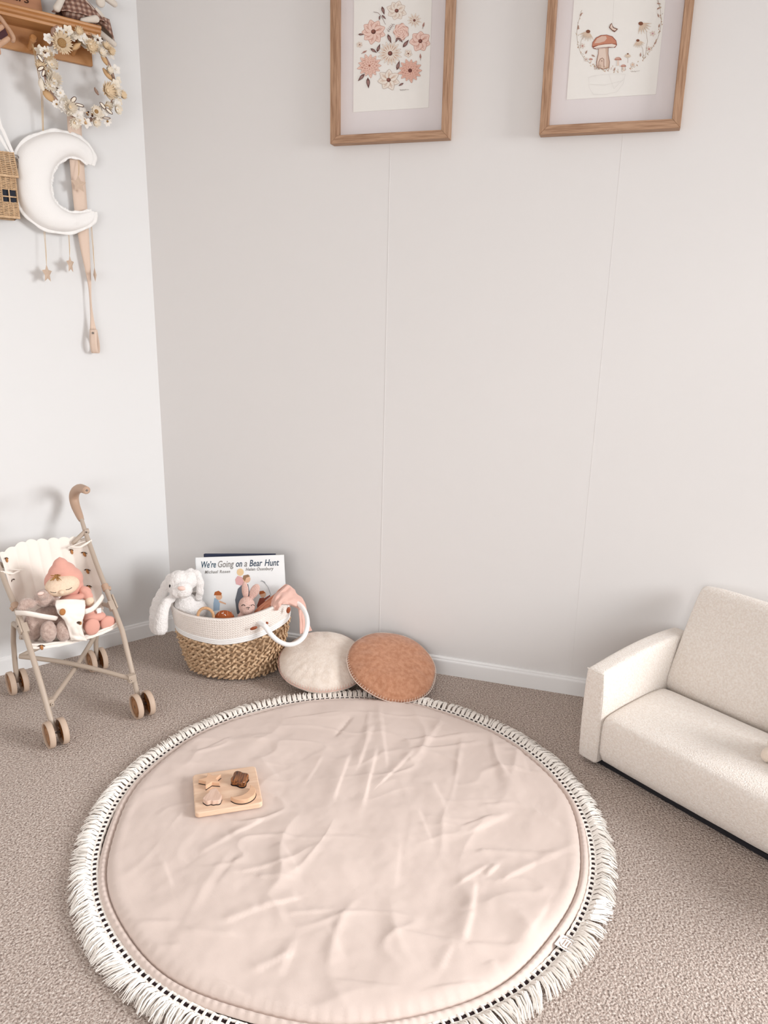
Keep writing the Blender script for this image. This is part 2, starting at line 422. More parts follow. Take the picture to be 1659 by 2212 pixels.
# ------------------------------------------------------------ rug
RC = Vector((-0.083, 1.757, 0)); RS = 0.622; RE = 0.640
segs = [(805,1570,772,1667,.012,.006),(812,1627,781,1761,.013,.007),(754,1638,718,1743,.014,.006),(888,1635,819,1707,.010,.006),(819,1530,834,1660,.012,.006),
 (761,1555,725,1598,.006,-.006),(957,1559,917,1620,.010,.006),(873,1606,1025,1591,.007,.005),(881,1627,1040,1609,.008,.005),(1098,1768,1011,1808,.012,.007),
 (997,1797,1069,1772,.006,.004),(1025,1844,1120,1846,.007,.004),(1120,1846,1206,1852,.007,.005),(1250,1830,1160,1870,.009,.005),(1160,1870,1083,1910,.010,.007),
 (1076,1877,1051,1899,.008,.007),(1054,1877,989,1920,.007,.005),(1025,1913,1018,1980,.012,.007),(1018,1980,1000,2047,.014,.008),(863,2022,1004,2051,.008,.005),
 (1004,2051,1120,2054,.008,.005),(975,2054,950,2112,.010,.005),(1062,2083,1083,2119,.010,.005),(931,2150,1062,2130,.012,.005),(1044,1751,1109,1743,.007,.004),
 (1120,1620,1135,1680,.018,.005),(1075,1660,1098,1690,.014,.004),(568,1778,500,1815,.010,.006),(500,1815,432,1855,.014,.005),(647,1951,560,1975,.010,.007),
 (560,1975,482,2007,.010,.006),(631,1912,551,1908,.006,.005),(618,1878,515,1898,.008,.005),(508,2034,399,2024,.008,.005),(634,2067,545,2110,.010,.006),
 (714,1980,618,1988,.007,.004),(283,2000,386,2000,.007,.004),(332,2050,386,2054,.010,.004),(696,1642,660,1700,.010,.003),(300,1720,380,1700,.010,.003),
 (470,1930,520,1860,.020,.004),(600,1830,640,1900,.022,.004),(700,2010,740,2090,.020,.004),(860,1830,850,1930,.022,.003),(930,1700,960,1760,.020,.004),
 (640,2040,600,2120,.012,.005),(350,1870,370,1930,.016,.004),(560,1640,600,1690,.014,.003),(1150,1760,1210,1790,.010,.004),(1180,1960,1130,2050,.018,.005),
 (620,1560,740,1545,.008,.003),(900,1760,930,1830,.014,.003),(420,1640,500,1600,.010,.003),(470,2130,530,2160,.012,.005),(720,2130,860,2150,.014,.004)]
S = [(flr(a, b, .02).to_2d(), flr(c, d, .02).to_2d(), w, h) for a, b, c, d, w, h in segs]
A_ = np.array([s[0] for s in S]); D_ = np.array([s[1] for s in S]) - A_; L2 = (D_ ** 2).sum(1)
W_ = np.array([s[2] for s in S]); H_ = np.array([s[3] for s in S])
def rug_h(x, y, r, th):
    p = np.array([x, y]); q = p - A_; t = np.clip((q * D_).sum(1) / L2, 0, 1)
    d = np.linalg.norm(q - D_ * t[:, None], axis=1)
    side = np.sign(D_[:, 0] * q[:, 1] - D_[:, 1] * q[:, 0])
    taper = np.clip(np.minimum(t, 1 - t) * 5 + 0.25, 0, 1)
    wv = W_ * np.where(side > 0, 0.38, 1.9)
    z = float((H_ * 0.75 * taper * np.exp(-(d / wv) ** 2)).sum())
    v = Vector((x * 4.2, y * 4.2, 0.3)); z += 0.010 * noise.noise(v) + 0.004 * noise.noise(v * 2.7) + 0.001 * noise.noise(v * 9)
    q1 = Vector((x * 3.1 + .6 * y, y * 1.5 - x * 2.2, 5.1)); q2 = Vector((x * 2.0 + 1.9 * y + 3, y * 4.2 - x * .9, 9.7))
    m_ = max(0, noise.noise(v * 1.3 + Vector((7, 3, 1))) + .35)
    z += m_ * (0.0060 * (1 - min(1, abs(noise.noise(q1 * 1.8)) * 5)) ** 2 + 0.0045 * (1 - min(1, abs(noise.noise(q2 * 2.3)) * 5)) ** 2)
    u = min(1, max(0, (RS - r) / 0.05)); z = z * min(1, 0.25 + u)
    z += 0.030 if r < RS else 0
    if r > RS: return 0
    # radial puckers near the seam
    pk = 0.0022 * math.sin(th * 150 + 3 * math.sin(th * 7)) * max(0, 1 - (RS - r) / 0.03)
    return z * (1 - (1 - min(1, u * 1.3)) ** 3 * 0.55) + pk
rug = thing('play_mat', 'large round blush cotton play mat with cream tassel fringe on the carpet', 'rug', RC)
mb = MB()
nr, nt_ = 150, 420
def rugp(a, b):
    th = 2 * PI * a
    r = RS * (b ** 0.8)
    wob = 1 + 0.006 * math.sin(th * 5 + 1) + 0.004 * math.sin(th * 11)
    x = RC.x + r * math.cos(th) * wob; y = RC.y + r * math.sin(th) * wob
    return Vector((x, y, 0.004 + rug_h(x, y, r, th)))
mb.grid(rugp, nt_, nr, closed=True)
mb.build('quilted_cover', M_quilt, rug, angle=180)
mb = MB()
def border(a, b):        # gathered outer border beyond the seam
    th = 2 * PI * a; wob = 1 + 0.006 * math.sin(th * 5 + 1) + 0.004 * math.sin(th * 11)
    r = RS * wob - 0.002 + (RE - RS + 0.004) * b
    z = 0.012 + 0.011 * math.sin(PI * min(1, b * 1.02 + 0.02)) + 0.0008 * math.sin(th * 210 + 4 * math.sin(th * 9)) * math.sin(PI * b)
    return Vector((RC.x + r * math.cos(th), RC.y + r * math.sin(th), z))
mb.grid(border, 1400, 7, closed=True)
mb.build('gathered_border', M_quilt, rug, angle=180)
# ladder lace: two cords and rungs, dark crosses put in to turn its holes near-black
mb = MB(); ms = MB(); NR = 230
def RP(th, r, z): return Vector((RC.x + r * math.cos(th), RC.y + r * math.sin(th), z))
for rr in (RE + 0.003, RE + 0.0165):
    mb.tube([RP(2 * PI * i / 460, rr + 0.0008 * math.sin(i * 1.7), 0.012 + 0.0008 * math.sin(i * 2.3)) for i in range(460)], 0.0035, 6, closed=True)
for i in range(NR):
    th = 2 * PI * i / NR
    mb.tube([RP(th, RE + 0.002, 0.013), RP(th + 0.001, RE + 0.010, 0.015), RP(th, RE + 0.017, 0.013)], 0.0034, 6)
    t2 = 2 * PI * (i + .5) / NR; c = RP(t2, RE + 0.0098, 0.0115)
    er = Vector((math.cos(t2), math.sin(t2), 0)); et = Vector((-er.y, er.x, 0))
    for sg in (1, -1):
        d = (er * 0.8 + et * sg) * 0.0055
        ms.tube([c - d, c + Vector((0, 0, .0015)), c + d], 0.0021, 5)
mb.build('ladder_lace', M_tassel, rug); ms.build('dark_gap_crosses', M_gap_dark, rug)
mb = MB(); rnd = random.Random(3)
for i in range(NR):
    th0 = 2 * PI * i / NR; lean = 0.35 * math.sin(th0 * 9) + 0.25 * math.sin(th0 * 23 + 1) + rnd.uniform(-.2, .2)
    # at the far side the tassels stand up a little against the pile
    for k in range(17):
        a = th0 + rnd.uniform(-.0085, .0085); ln = rnd.uniform(0.036, 0.056)
        l2 = lean + rnd.uniform(-.15, .15); z1 = rnd.uniform(0.003, 0.020)
        p = RP(th0 + (a - th0) * 0.95, RE + 0.016, 0.012)
        er = Vector((math.cos(a), math.sin(a), 0)); et = Vector((-er.y, er.x, 0))
        pts = [p, p + er * ln * .33 + et * (a - th0) * .1 + Vector((0, 0, .006 + z1 * .4)),
               p + er * ln * .7 + et * (l2 * ln * .35 + (a - th0) * .1) + Vector((0, 0, z1 * .6)), p + er * ln + et * (l2 * ln * .8 + (a - th0) * .2) + Vector((0, 0, -.010 + z1 * .4))]
        mb.tube(pts, [.0018, .0018, .0015, .0008], 4)
fr = mb.build('tassel_fringe', M_tassel, rug); fr['kind'] = 'stuff'
# sewn label
lt = math.atan2(*((flr(1240, 2050, .02) - RC).to_2d().yx)); er = Vector((math.cos(lt), math.sin(lt), 0)); et = Vector((-er.y, er.x, 0))
lc = RC + er * (RE + 0.016) + Vector((0, 0, .0215)); mb = MB()
mb.box(lc, (.040, .036, .0012), 0, Matrix((er, et, Vector((0, 0, 1)))).transposed())
for sg in (-1, 1):
    pts = [lc + et * (sg * 0.014 * math.cos(t)) + er * (0.015 * math.sin(t)) + Vector((0, 0, .001)) for t in np.linspace(-1.2, 1.2, 12)]
    mb.tube(pts, .0004, 4, 1)
    for q in pts[1:-1:2]: mb.ell(q + et * sg * .0016, (.0013, .0008, .0002), None, 1, 6, 4)
for j in range(3):
    mb.tube([lc + et * (-.008 + .016 * i / 16) * 1.0 + er * ((1 - j) * .006 + .0013 * math.sin(i * 2.1 + j)) + Vector((0, 0, .001)) for i in range(17)], .0004, 4, 1)
lb = mb.build('sewn_label', [M_white_cloth, mat('label_print', rgb(176, 140, 112), .9)], rug); lb['label'] = 'small white sewn label with leafy wreath print'

# ------------------------------------------------------------ sofa
SO = Vector((0.626, 2.072, 0)); SW = Vector((0.61, -0.7924, 0)); SD = Vector((0.7924, 0.61, 0))
sof = thing('childrens_sofa', "small cream boucle children's sofa against the back wall", 'sofa', SO)
def SP(w, d, z): return SO + SW * w + SD * d + Vector((0, 0, z))
WW = 0.98
def rounded_loft(mb, rings, mi=0):    # rings: closed lists of points
    n = len(rings[0]); vs = [p for r_ in rings for p in r_]
    fs = [(i * n + k, i * n + (k + 1) % n, (i + 1) * n + (k + 1) % n, (i + 1) * n + k) for i in range(len(rings) - 1) for k in range(n)]
    fs += [tuple(range(n))[::-1], tuple((len(rings) - 1) * n + k for k in range(n))]
    mb.add(vs, fs, mi)
def arm(w0, w1, inner):
    mb = MB(); N = 12; rings = []
    for j in range(N + 1):
        t = j / N; d = 0.47 * t
        z = 0.318 + 0.026 * math.sin(PI * min(1, t * 1.0) * 0.75) ** 1.0
        fl_ = 0.010 * (1 - t) ** 3
        a, b = w0 - 0.004, w1
        rings.append([SP(a - fl_ * .2, d, 0.012), SP(b, d, 0.012), SP(b + 0.003, d, 0.10), SP(b + 0.002, d, z * .75), SP(b - 0.004, d, z), SP(a + .002, d, z), SP(a - 0.004, d, z * .7), SP(a - 0.004, d, .1)])
    rounded_loft(mb, rings)
    o = mb.build('arm', M_boucle, sof, mods=(bevel(0.014, 4, 25), subd(1)))
    # piping round the front panel
    mp = MB(); f = -0.001
    p = [(w1 + .0005, .03), (w1 + .001, .10), (w1, .24), (w1 - .006, .318 - .003), (w0 + .0, .318 - .003)]
    mp.tube([SP(w, f + .002 + 0.001 * i, z) for i, (w, z) in enumerate(p)], 0.0018, 6)
    mp.build('seam', M_boucle, o)
    return o
arm(0, 0.066, 1); arm(WW - 0.066, WW, -1)
mb = MB(); prof = [(0.004, 0.012), (-0.004, 0.06), (-0.005, 0.13), (-0.003, 0.168), (0.006, 0.182), (0.030, 0.190), (0.12, 0.196), (0.25, 0.199), (0.36, 0.196), (0.36, 0.012)]
rings = []; N = 40
for j in range(N + 1):
    w = 0.064 + (WW - 0.128) * j / N
    e = min(j, N - j) / 3.0; k = min(1, e)
    rings.append([SP(w, d + 0.0015 * math.sin(z * 150 + w * 9) * (1 if d < .02 else 0), z - (1 - k) ** 2 * 0.008 * (z > .1) + 0.002 * noise.noise(Vector((w * 9, d * 9, 1)))) for d, z in prof])
rounded_loft(mb, rings); mb.build('seat', M_boucle, sof, mods=(subd(1),))
# sloping back cushion
mb = MB(); N = 24; rings = []
for j in range(N + 1):
    t = j / N; w = 0.066 + (WW - 0.132) * t
    e = min(j, N - j); k = 1 - 0.035 * max(0, 1 - e / 2) ** 1.5
    prof = [(0.345, 0.175), (0.335, 0.20), (0.37, 0.29), (0.425, 0.40), (0.470, 0.478), (0.488, 0.497), (0.510, 0.503), (0.535, 0.495), (0.548, 0.47), (0.53, 0.30), (0.50, 0.012), (0.42, .012)]
    cx_, cz_ = 0.46, 0.33; sh = 1 - (1 - k) * 2
    rings.append([SP(w, cx_ + (d - cx_) * (sh if z > .2 else 1), cz_ + (z - cz_) * (k if z > .2 else 1)) for d, z in prof])
rounded_loft(mb, rings); mb.build('backrest', M_boucle, sof, mods=(bevel(.006, 2, 60), subd(1)))
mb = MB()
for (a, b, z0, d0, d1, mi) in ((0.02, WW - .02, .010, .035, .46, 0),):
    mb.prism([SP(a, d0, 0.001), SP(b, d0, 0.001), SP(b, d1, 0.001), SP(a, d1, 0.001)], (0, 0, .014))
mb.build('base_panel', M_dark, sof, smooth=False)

# small plush on the sofa seat
pc = SP(0.512, 0.225, 0.196)
tp = thing('plush_rabbit', 'cream plush toy sitting on the sofa seat, cut by the right photo edge', 'soft toy', pc)
mb = MB(); q = lambda a, b, c: pc + SW * a + SD * b + Vector((0, 0, c))
mb.ell(q(.035, .0, .055), (.045, .04, .055)); mb.ell(q(.045, .0, .13), (.038, .036, .036))
mb.limb(q(-.01, -.02, .03), .018, q(-.02, -.07, .02), .020); mb.limb(q(.06, -.02, .03), .018, q(.07, -.08, .02), .02)
mb.build('body', mat('cream_plush', rgb(232, 216, 200), 1, bump=.7, bscale=260, bdist=.002, sheen=.4), tp, mods=(fuse(.004, 5, .004, .01),))
me_ = MB(); me_.limb(q(.02, -.005, .115), .012, q(-.018, -.045, .045), .020); me_.limb(q(.075, -.005, .12), .012, q(.10, -.04, .06), .02)
me_.build('ears', bpy.data.materials['cream_plush'], tp, mods=(fuse(.004, 5, .003, .01),))

# ------------------------------------------------------------ felt cushions
def cushion(nm, label, c, n, R0, T, m, mth, rx):
    n = Vector(n).normalized(); ax = Vector((rx[0], rx[1], rx[2])); ax = (ax - n * ax.dot(n)).normalized(); ay = n.cross(ax)
    root = thing(nm, label, 'cushion', (c[0], c[1], 0), 0, 'round felt cushions')
    Mx = Matrix((ax, ay, n)).transposed().to_4x4(); Mx.translation = Vector(c)
    mb = MB(); nu, nv = 96, 26; off = len(label)
    def f(a, b):
        th = 2 * PI * a; s = b * 2 - 1                      # s -1 bottom centre, +1 top centre, 0 = seam
        r = R0 * (1 - abs(s)) ** 0.62 if True else 0
        rr = r / R0; h = T / 2 * (1 - rr ** 2.6) ** 0.62 * (1 if s > 0 else -1)
        puck = 0.0011 * math.sin(th * 17 + off + 2 * math.sin(3 * th)) * rr ** 4 * (1 - rr) * 12
        wob = 1 + .012 * math.sin(3 * th + off) + .006 * math.sin(7 * th)
        dn = 0.004 * noise.noise(Vector((math.cos(th) * rr * 3, math.sin(th) * rr * 3, off)))
        return Mx @ Vector((r * math.cos(th) * wob, r * math.sin(th) * wob, h + puck + dn * (1 if s > 0 else .3)))
    mb.grid(f, nu, nv, closed=True); mb.build('cover', m, root, angle=180)
    ms = MB(); NS = 96
    ms.tube([Mx @ Vector(((R0 + .0005) * (1 + .012 * math.sin(3 * t + off) + .006 * math.sin(7 * t)) * math.cos(t), (R0 + .0005) * (1 + .012 * math.sin(3 * t + off) + .006 * math.sin(7 * t)) * math.sin(t), 0.0018)) for t in np.linspace(0, 2 * PI, 200)[:-1]], .0009, 5, closed=True)
    for i in range(NS):
        t = 2 * PI * i / NS; w = 1 + .012 * math.sin(3 * t + off) + .006 * math.sin(7 * t)
        ms.tube([Mx @ Vector((R0 * w * math.cos(t), R0 * w * math.sin(t), 0)), Mx @ Vector(((R0 - .006) * w * math.cos(t + .01), (R0 - .006) * w * math.sin(t + .01), T * .5 * (1 - (1 - .006 / R0) ** 2.6) ** .62 + .0006))], .0007, 4)
    ms.build('blanket_stitching', mth, root)
    return root
cushion('felt_cushion', 'cream round felt cushion with pink stitched edge beside the basket', (-0.218, 2.565, 0.076), (0.04, -0.24, 0.96), 0.168, 0.105, M_felt_cream, M_thread_pink, (1, 0, 0))
cushion('felt_cushion', 'rust orange round felt cushion leaning on the cream cushion and wall', (0.040, 2.505, 0.092), (0.20, -0.34, 0.92), 0.168, 0.085, M_felt_rust, M_thread_white, (1, 0, 0))

# ------------------------------------------------------------ puzzle board and its pieces
PB = (flr(416, 1674, .05) + flr(568, 1736, .05)) / 2
pzx = (flr(568, 1736, .05) - flr(424, 1759, .05)).normalized(); pzy = Vector((-pzx.y, pzx.x, 0)); PW, PH = 0.180, 0.178
zb = 0.036
pr = thing('puzzle_board', 'pale wooden shape sorter board with rounded corners lying on the mat', 'puzzle', (PB.x, PB.y, zb), math.atan2(pzx.y, pzx.x))
def PZ(x, y, z): return Vector((PB.x, PB.y, zb)) + pzx * x + pzy * y + Vector((0, 0, z))
def rrect(w, h, r, n=6):
    pts = []
    for cx_, cy_, a0 in ((w / 2 - r, h / 2 - r, 0), (-w / 2 + r, h / 2 - r, PI / 2), (-w / 2 + r, -h / 2 + r, PI), (w / 2 - r, -h / 2 + r, 1.5 * PI)):
        for i in range(n + 1):
            a = a0 + PI / 2 * i / n; pts.append((cx_ + r * math.cos(a), cy_ + r * math.sin(a)))
    return pts
mb = MB(); mb.prism([PZ(x, y, 0) for x, y in rrect(PW, PH, .012)], (0, 0, .016)); mb.build('board', M_maple, pr, mods=(bevel(.003, 3, 40),))
def star_pts(ro, ri, n=5, a0=PI / 2): return [((ro if i % 2 == 0 else ri) * math.cos(a0 + PI * i / n), (ro if i % 2 == 0 else ri) * math.sin(a0 + PI * i / n)) for i in range(2 * n)]
def smooth_blob(fn, n=48): return [(fn(2 * PI * i / n) * math.cos(2 * PI * i / n), fn(2 * PI * i / n) * math.sin(2 * PI * i / n)) for i in range(n)]
def cres(n=18, ro=.036):
    o = [(ro * math.cos(t), ro * math.sin(t)) for t in np.linspace(PI * 1.0, PI * 2.16, n)]
    a, b = o[-1], o[0]; i = [(a[0] + (b[0] - a[0]) * t + .004 * 4 * t * (1 - t), a[1] + (b[1] - a[1]) * t - .020 * (4 * t * (1 - t)) ** .8) for t in np.linspace(0.03, .97, n)]
    return o + i
cloudp = smooth_blob(lambda t: .0245 + .0038 * math.cos(4 * (t - PI / 2)) - .0022 * math.cos(2 * t))
treep = smooth_blob(lambda t: .0245 + .0042 * math.cos(3 * (t - PI / 2)) + .0012 * math.cos(9 * t))
def piece(nm, label, px, py, pts, m, rot, h=.013, bv=.0015):
    c = flr(px, py, zb + .016 + h * .6); c.z = zb + .0165
    o = MB(); ca, sa = math.cos(rot), math.sin(rot)
    P2 = [c + pzx * (x * ca - y * sa) + pzy * (x * sa + y * ca) for x, y in pts]
    o.prism(P2, (0, 0, h))
    o2 = o.build(nm, m, None, loc=c, mods=(bevel(bv, 2, 30),)); tag(o2, label, 'puzzle piece', 'shapes on the puzzle board')
    g = MB(); g.prism([c + (p - c) * 1.035 - pzy * .001 for p in P2], (0, 0, .0004)); k = g.build('slot', M_dark, pr, smooth=False)
    for v in k.data.vertices: v.co.z -= .0005
piece('star_piece', 'light wooden star piece at the back left of the puzzle board', 455, 1686, star_pts(.034, .0155, 5, R(99)), M_beech, 0)
piece('cloud_piece', 'dark striped wooden cloud piece at the back right of the puzzle board', 518, 1682, cloudp, M_walnut, .25, .018, .003)
piece('tree_piece', 'pinkish pale wooden tree piece at the front left of the puzzle board', 460, 1722, [(x * .92, y * 1.12) for x, y in treep], M_ash, -.2)
piece('moon_piece', 'light wooden crescent moon piece at the front right of the puzzle board', 524, 1714, cres(), M_beech, .35)
# ------------------------------------------------------------ doll stroller
ST = Vector((-1.0585, 2.352, 0)); SA = R(40.5)
E1 = Vector((math.cos(SA), math.sin(SA), 0)); E2 = Vector((math.sin(SA), -math.cos(SA), 0))
def T(u, v, z): return ST + E1 * u + E2 * v + Vector((0, 0, z))
def stv(x, y, v):
    p = onplane(x, y, ST + E2 * v, E2); return p
stro = thing('doll_stroller', 'beige toy doll stroller with cream quilted seat by the white wall', 'doll stroller', ST, SA)
def stu(x, y, u):
    p = onplane(x, y, ST + E1 * u, E1) - ST; return p.dot(E2), p.z
TP = {1: [(297, 1500, .145), (281, 1432, .147), (264, 1362, .148), (245, 1312, .147), (229, 1272, .146), (207, 1214, .146), (184, 1148, .146), (176, 1122, .146)],
      -1: [(108, 1548, -.146), (90, 1484, -.149), (72, 1424, -.152), (53, 1364, -.154), (34, 1312, -.156), (17, 1272, -.158), (-6, 1216, -.161), (-26, 1164, -.163)]}
def tp(s, x, y, u): v_, z_ = stu(x, y, u); return (u, v_, z_)
def side(s): return [(.142 * s, .207, .045)] + [tp(s, *q) for q in TP[s]]
hvz = [stu(x, y, .146) for x, y in [(177, 1126), (171, 1112), (163.5, 1093), (160.5, 1076), (164, 1063), (174, 1056.5), (188, 1061)]]
hrel = [(v_ - hvz[0][0], z_ - hvz[0][1]) for v_, z_ in hvz]
for s in (-1, 1):
    P = [T(*p) for p in side(s)]
    mb = MB(); mb.tube(P, [.008, .0088, .009, .009, .009, .009, .0088, .0082, .0075], 12); mb.build('side_tube', M_tube, stro)
    # grip
    e_ = side(s)[-1]; g = [(e_[0], e_[1] + a_, e_[2] - .004 + b_) for a_, b_ in hrel]
    import itertools
    def cr(pts, n=5):
        pts = [Vector(p) for p in pts]; Q = [pts[0] * 2 - pts[1]] + pts + [pts[-1] * 2 - pts[-2]]; out = []
        for i in range(1, len(Q) - 2):
            for k in range(n):
                t = k / n; a, b, c, d = Q[i - 1], Q[i], Q[i + 1], Q[i + 2]
                out.append(0.5 * ((2 * b) + (c - a) * t + (2 * a - 5 * b + 4 * c - d) * t * t + (3 * b - a - 3 * c + d) * t ** 3))
        return out + [pts[-1]]
    G = cr([T(*p) for p in g])
    mb = MB(); n = len(G); mb.tube(G, [.0105 if i < 2 else .0105 + .0055 * math.sin(PI * i / n) + .003 * i / n for i in range(n)], 14)
    h = mb.build('handle', M_handle, stro, mods=(bevel(.003, 2, 40),))
    mb = MB(); d = (G[-1] - G[-2]).normalized(); mb.tube([G[-1], G[-1] + d * .0015], .0095, 14, 0); mb.tube([G[-1], G[-1] + d * .003], .004, 10, 1)
    mb.build('end_cap', [M_handle, M_metal], h)
    # folding hinge and collar half-way up
    mb = MB(); a, b = T(*side(s)[5]), T(*side(s)[6]); c = a.lerp(b, .05); dd_ = (b - a).normalized()
    mb.tube([c - dd_ * .012, c + dd_ * .012], .0125, 12); mb.tube([c - dd_ * .014 + E1 * s * .01, c + E1 * s * .014], .006, 8)
    mb.build('collar', M_handle, stro, mods=(bevel(.002, 2, 40),))
    mb = MB(); a, b = T(*side(s)[4]), T(*side(s)[5]); c = a.lerp(b, .25)
    X, Y, Z = frame_of(b - a, E1); mb.box(c + E1 * s * .010, (.006, .022, .055), 0, Matrix((E1, E1.cross(Z), Z)).transposed())
    mb.box(c - E1 * s * .004 + Z * -.012, (.020, .018, .034), 0, Matrix((E1, E1.cross(Z), Z)).transposed())
    mb.tube([c + E1 * s * .008, c + E1 * s * .016], .003, 8, 1)
    mb.build('folding_latch', [M_tube, M_metal], stro, mods=(bevel(.0015, 2, 40),))
    # upper joint near the handle with the diagonal strut behind the seat
    mb = MB(); a = T(*side(s)[7]); a2 = a - E1 * s * .044 - Vector((0, 0, .034)); mb.tube([a, a2], .0085, 8); mb.tube([a - E1 * s * .004, a + E1 * s * .012], .010, 10); mb.tube([a + E2 * .008, a + E2 * .014], .003, 8, 1)
    mb.tube([a2, a2 - E1 * s * .006 - Vector((0, 0, .005))], [.0095, .006], 8)
    mb.build('upper_bracket', [M_tube, M_metal], stro)
    # rear leg
    mb = MB(); mb.tube([T(.142 * s, -.217, .045), T(.143 * s, -.21, .12), T(.149 * s, -.17, .22), T(.150 * s, -.130, .300), T(*side(s)[4])], .0088, 10)
    mb.build('rear_leg', M_tube, stro)
# crossing braces
def brace(p, q, bow, nm='cross_brace'):
    a, b = T(*p), T(*q); mb = MB(); pts = [a.lerp(b, t) + Vector((0, 0, bow * math.sin(PI * t))) for t in np.linspace(0, 1, 12)]
    mb.tube(pts, .0082, 10); o = mb.build(nm, M_tube, stro)
    return o
brace((.130, .150, .118), (-.13, -.185, .150), .012); brace((-.130, .150, .118), (.13, -.185, .150), -.006)
brace((.135, -.13, .245), (-.13, -.185, .150), 0, 'rear_brace'); brace((-.135, -.13, .245), (.13, -.185, .150), .0, 'rear_brace')
for s in (-1, 1):
    mb = MB(); mb.box(T(.136 * s, .150, .118), (.026, .020, .026), 0, Matrix((E1, E2, Vector((0, 0, 1)))).transposed()); mb.tube([T(.130 * s, .157, .116), T(.130 * s, .164, .116)], .0055, 10, 0)
    mb.tube([T(.130 * s, .162, .116), T(.130 * s, .165, .116)], .002, 8, 1)
    mb.build('hinge_bracket', [M_tube, M_metal], stro, mods=(bevel(.002, 2, 40),))
# wheels: four pairs
for (u, v) in ((-.142, .215), (.142, .215), (-.142, -.215), (.142, -.215)):
    mb = MB(); c = T(u, v, .043); mb.tube([c - E1 * .027, c + E1 * .027], .0035, 8); ax = mb.build('axle', M_metal, stro)
    for s in (-1, 1):
        cc = T(u + .0205 * s, v, .043)
        Mx = Matrix((E2, Vector((0, 0, 1)), E1 * s)).transposed().to_4x4(); Mx.translation = cc
        mb = MB(); mb.lathe([(.0375, -.0085), (.0405, -.0095), (.0425, -.008), (.043, 0), (.0425, .008), (.0405, .0095), (.0375, .0085), (.0372, 0), (.0375, -.0085)], Mx, 40)
        w = mb.build('wheel', M_wheel, stro)
        mb = MB(); mb.lathe([(.0375, .0035), (.030, .0035), (.029, .0015), (.024, .0015), (.0225, .005), (.006, .0065), (.005, .004), (0.0001, .004)], Mx, 36)
        mb.build('hub_cap', M_hub, w, mods=(solid(.001),))
        mb = MB()
        for k in range(6):
            a = 2 * PI * k / 6
            mb.tube([Mx @ Vector((.008 * math.cos(a), .008 * math.sin(a), -.003)), Mx @ Vector((.036 * math.cos(a), .036 * math.sin(a), -.003))], .0022, 6)
        mb.lathe([(.010, -.008), (.010, .0)], Mx, 14); mb.lathe([(.0375, .0), (.0001, .0)], Mx, 36)
        mb.build('spokes', M_amber, w)
# quilted seat sling: back, bend, seat, front lip
sec = [(-.240, .520), (-.200, .44), (-.160, .35), (-.120, .272), (-.085, .252), (-.03, .258), (.02, .266), (.030, .262), (.031, .254)]
def seatprof(t):
    L = [0]
    for a, b in zip(sec, sec[1:]): L.append(L[-1] + math.dist(a, b))
    x = t * L[-1]
    for i in range(len(sec) - 1):
        if x <= L[i + 1] + 1e-9:
            k = (x - L[i]) / (L[i + 1] - L[i]); return sec[i][0] + (sec[i + 1][0] - sec[i][0]) * k, sec[i][1] + (sec[i + 1][1] - sec[i][1]) * k
    return sec[-1]
def slingp(a, t):
    x = a * 2 - 1
    v, z = seatprof(t)
    wid = .146 if t > .62 else .148 - .002 * t / .62
    u = x * wid
    if t < .6:
        e = max(0, abs(x) - .62) / .38
        v += .055 * e ** 1.6 * math.sin(PI * min(1, t / .6 * .8 + .1)); 
    else: z += .010 * (abs(x) ** 3)
    sag = .018 * (1 - x * x)
    if t < .6: v -= sag * math.sin(PI * t / .6) * .8
    else: z -= sag * .5
    ch = abs(math.cos(PI * (x * 4)))
    pad = .0055 * ch ** .6 * min(1, max(0, (t) * 20)) * (1 if t < .93 else .2)
    if t < .6: v += pad; z += pad * .3
    else: z += pad
    sc = (.008 * ch ** .7 + .016 * (1 - x * x) + (.008 * math.exp(-((x + .35) / .3) ** 2))) * max(0, 1 - t * 7)
    z += sc; v -= sc * .4
    n = .0022 * noise.noise(Vector((x * 5, t * 14, 2)))
    return T(u, v + n, z + n)
mb = MB(); mb.grid(slingp, 90, 90)
def motif(a, t, kind, sz=.011):
    c = slingp(a, t); d1 = (slingp(a + .01, t) - c).normalized(); d2 = (slingp(a, t + .01) - c).normalized(); nn = d1.cross(d2).normalized()
    if nn.dot(E2) + nn.z < 0: nn = -nn
    Mr = Matrix((d1, d2, nn)).transposed(); c = c + nn * .0032
    if kind: mb.ell(c, (sz * .62, sz, .0028), Mr, 1, 12, 6)
    for sg in (-1, 1): mb.ell(c + d1 * sg * sz * .7 - d2 * sz * .75, (sz * .75, sz * .22, .002), Mr @ Matrix.Rotation(.5 * sg, 3, 'Z'), 2, 8, 5)
for a, t, k in ((.93, .12, 1), (.92, .26, 1), (.80, .10, 1), (.90, .40, 1), (.05, .06, 1), (.06, .22, 0), (.12, .99, 1), (.5, .99, 0), (.55, .80, 0)): motif(a, t, k, .009)
sl = mb.build('seat_sling', [M_seatcloth, M_brown_print, M_darkleaf], stro, angle=180)
# edge binding of the front lip, side ties
mb = MB()
mb.tube([slingp(a, .965) + Vector((0, 0, .002)) + E2 * .004 for a in np.linspace(0.0, 1, 24)], .0048, 8)
mb.build('front_binding', M_seatcloth, stro)
for s in (-1, 1):
    mb = MB(); a, b = T(*side(s)[7]), T(*side(s)[6]); c = a.lerp(b, .32); mb.tube([c - E1 * s * .075 - Vector((0, 0, .012)), c - E1 * s * .03, c + E2 * -.011, c + E1 * s * .011, c + E2 * .011, c - E1 * s * .035 + E2 * .012 - Vector((0, 0, .014)), c - E1 * s * .06 - Vector((0, 0, .012))], .0042, 8, flat=.45); mb.build('side_tie', M_seatcloth, stro)
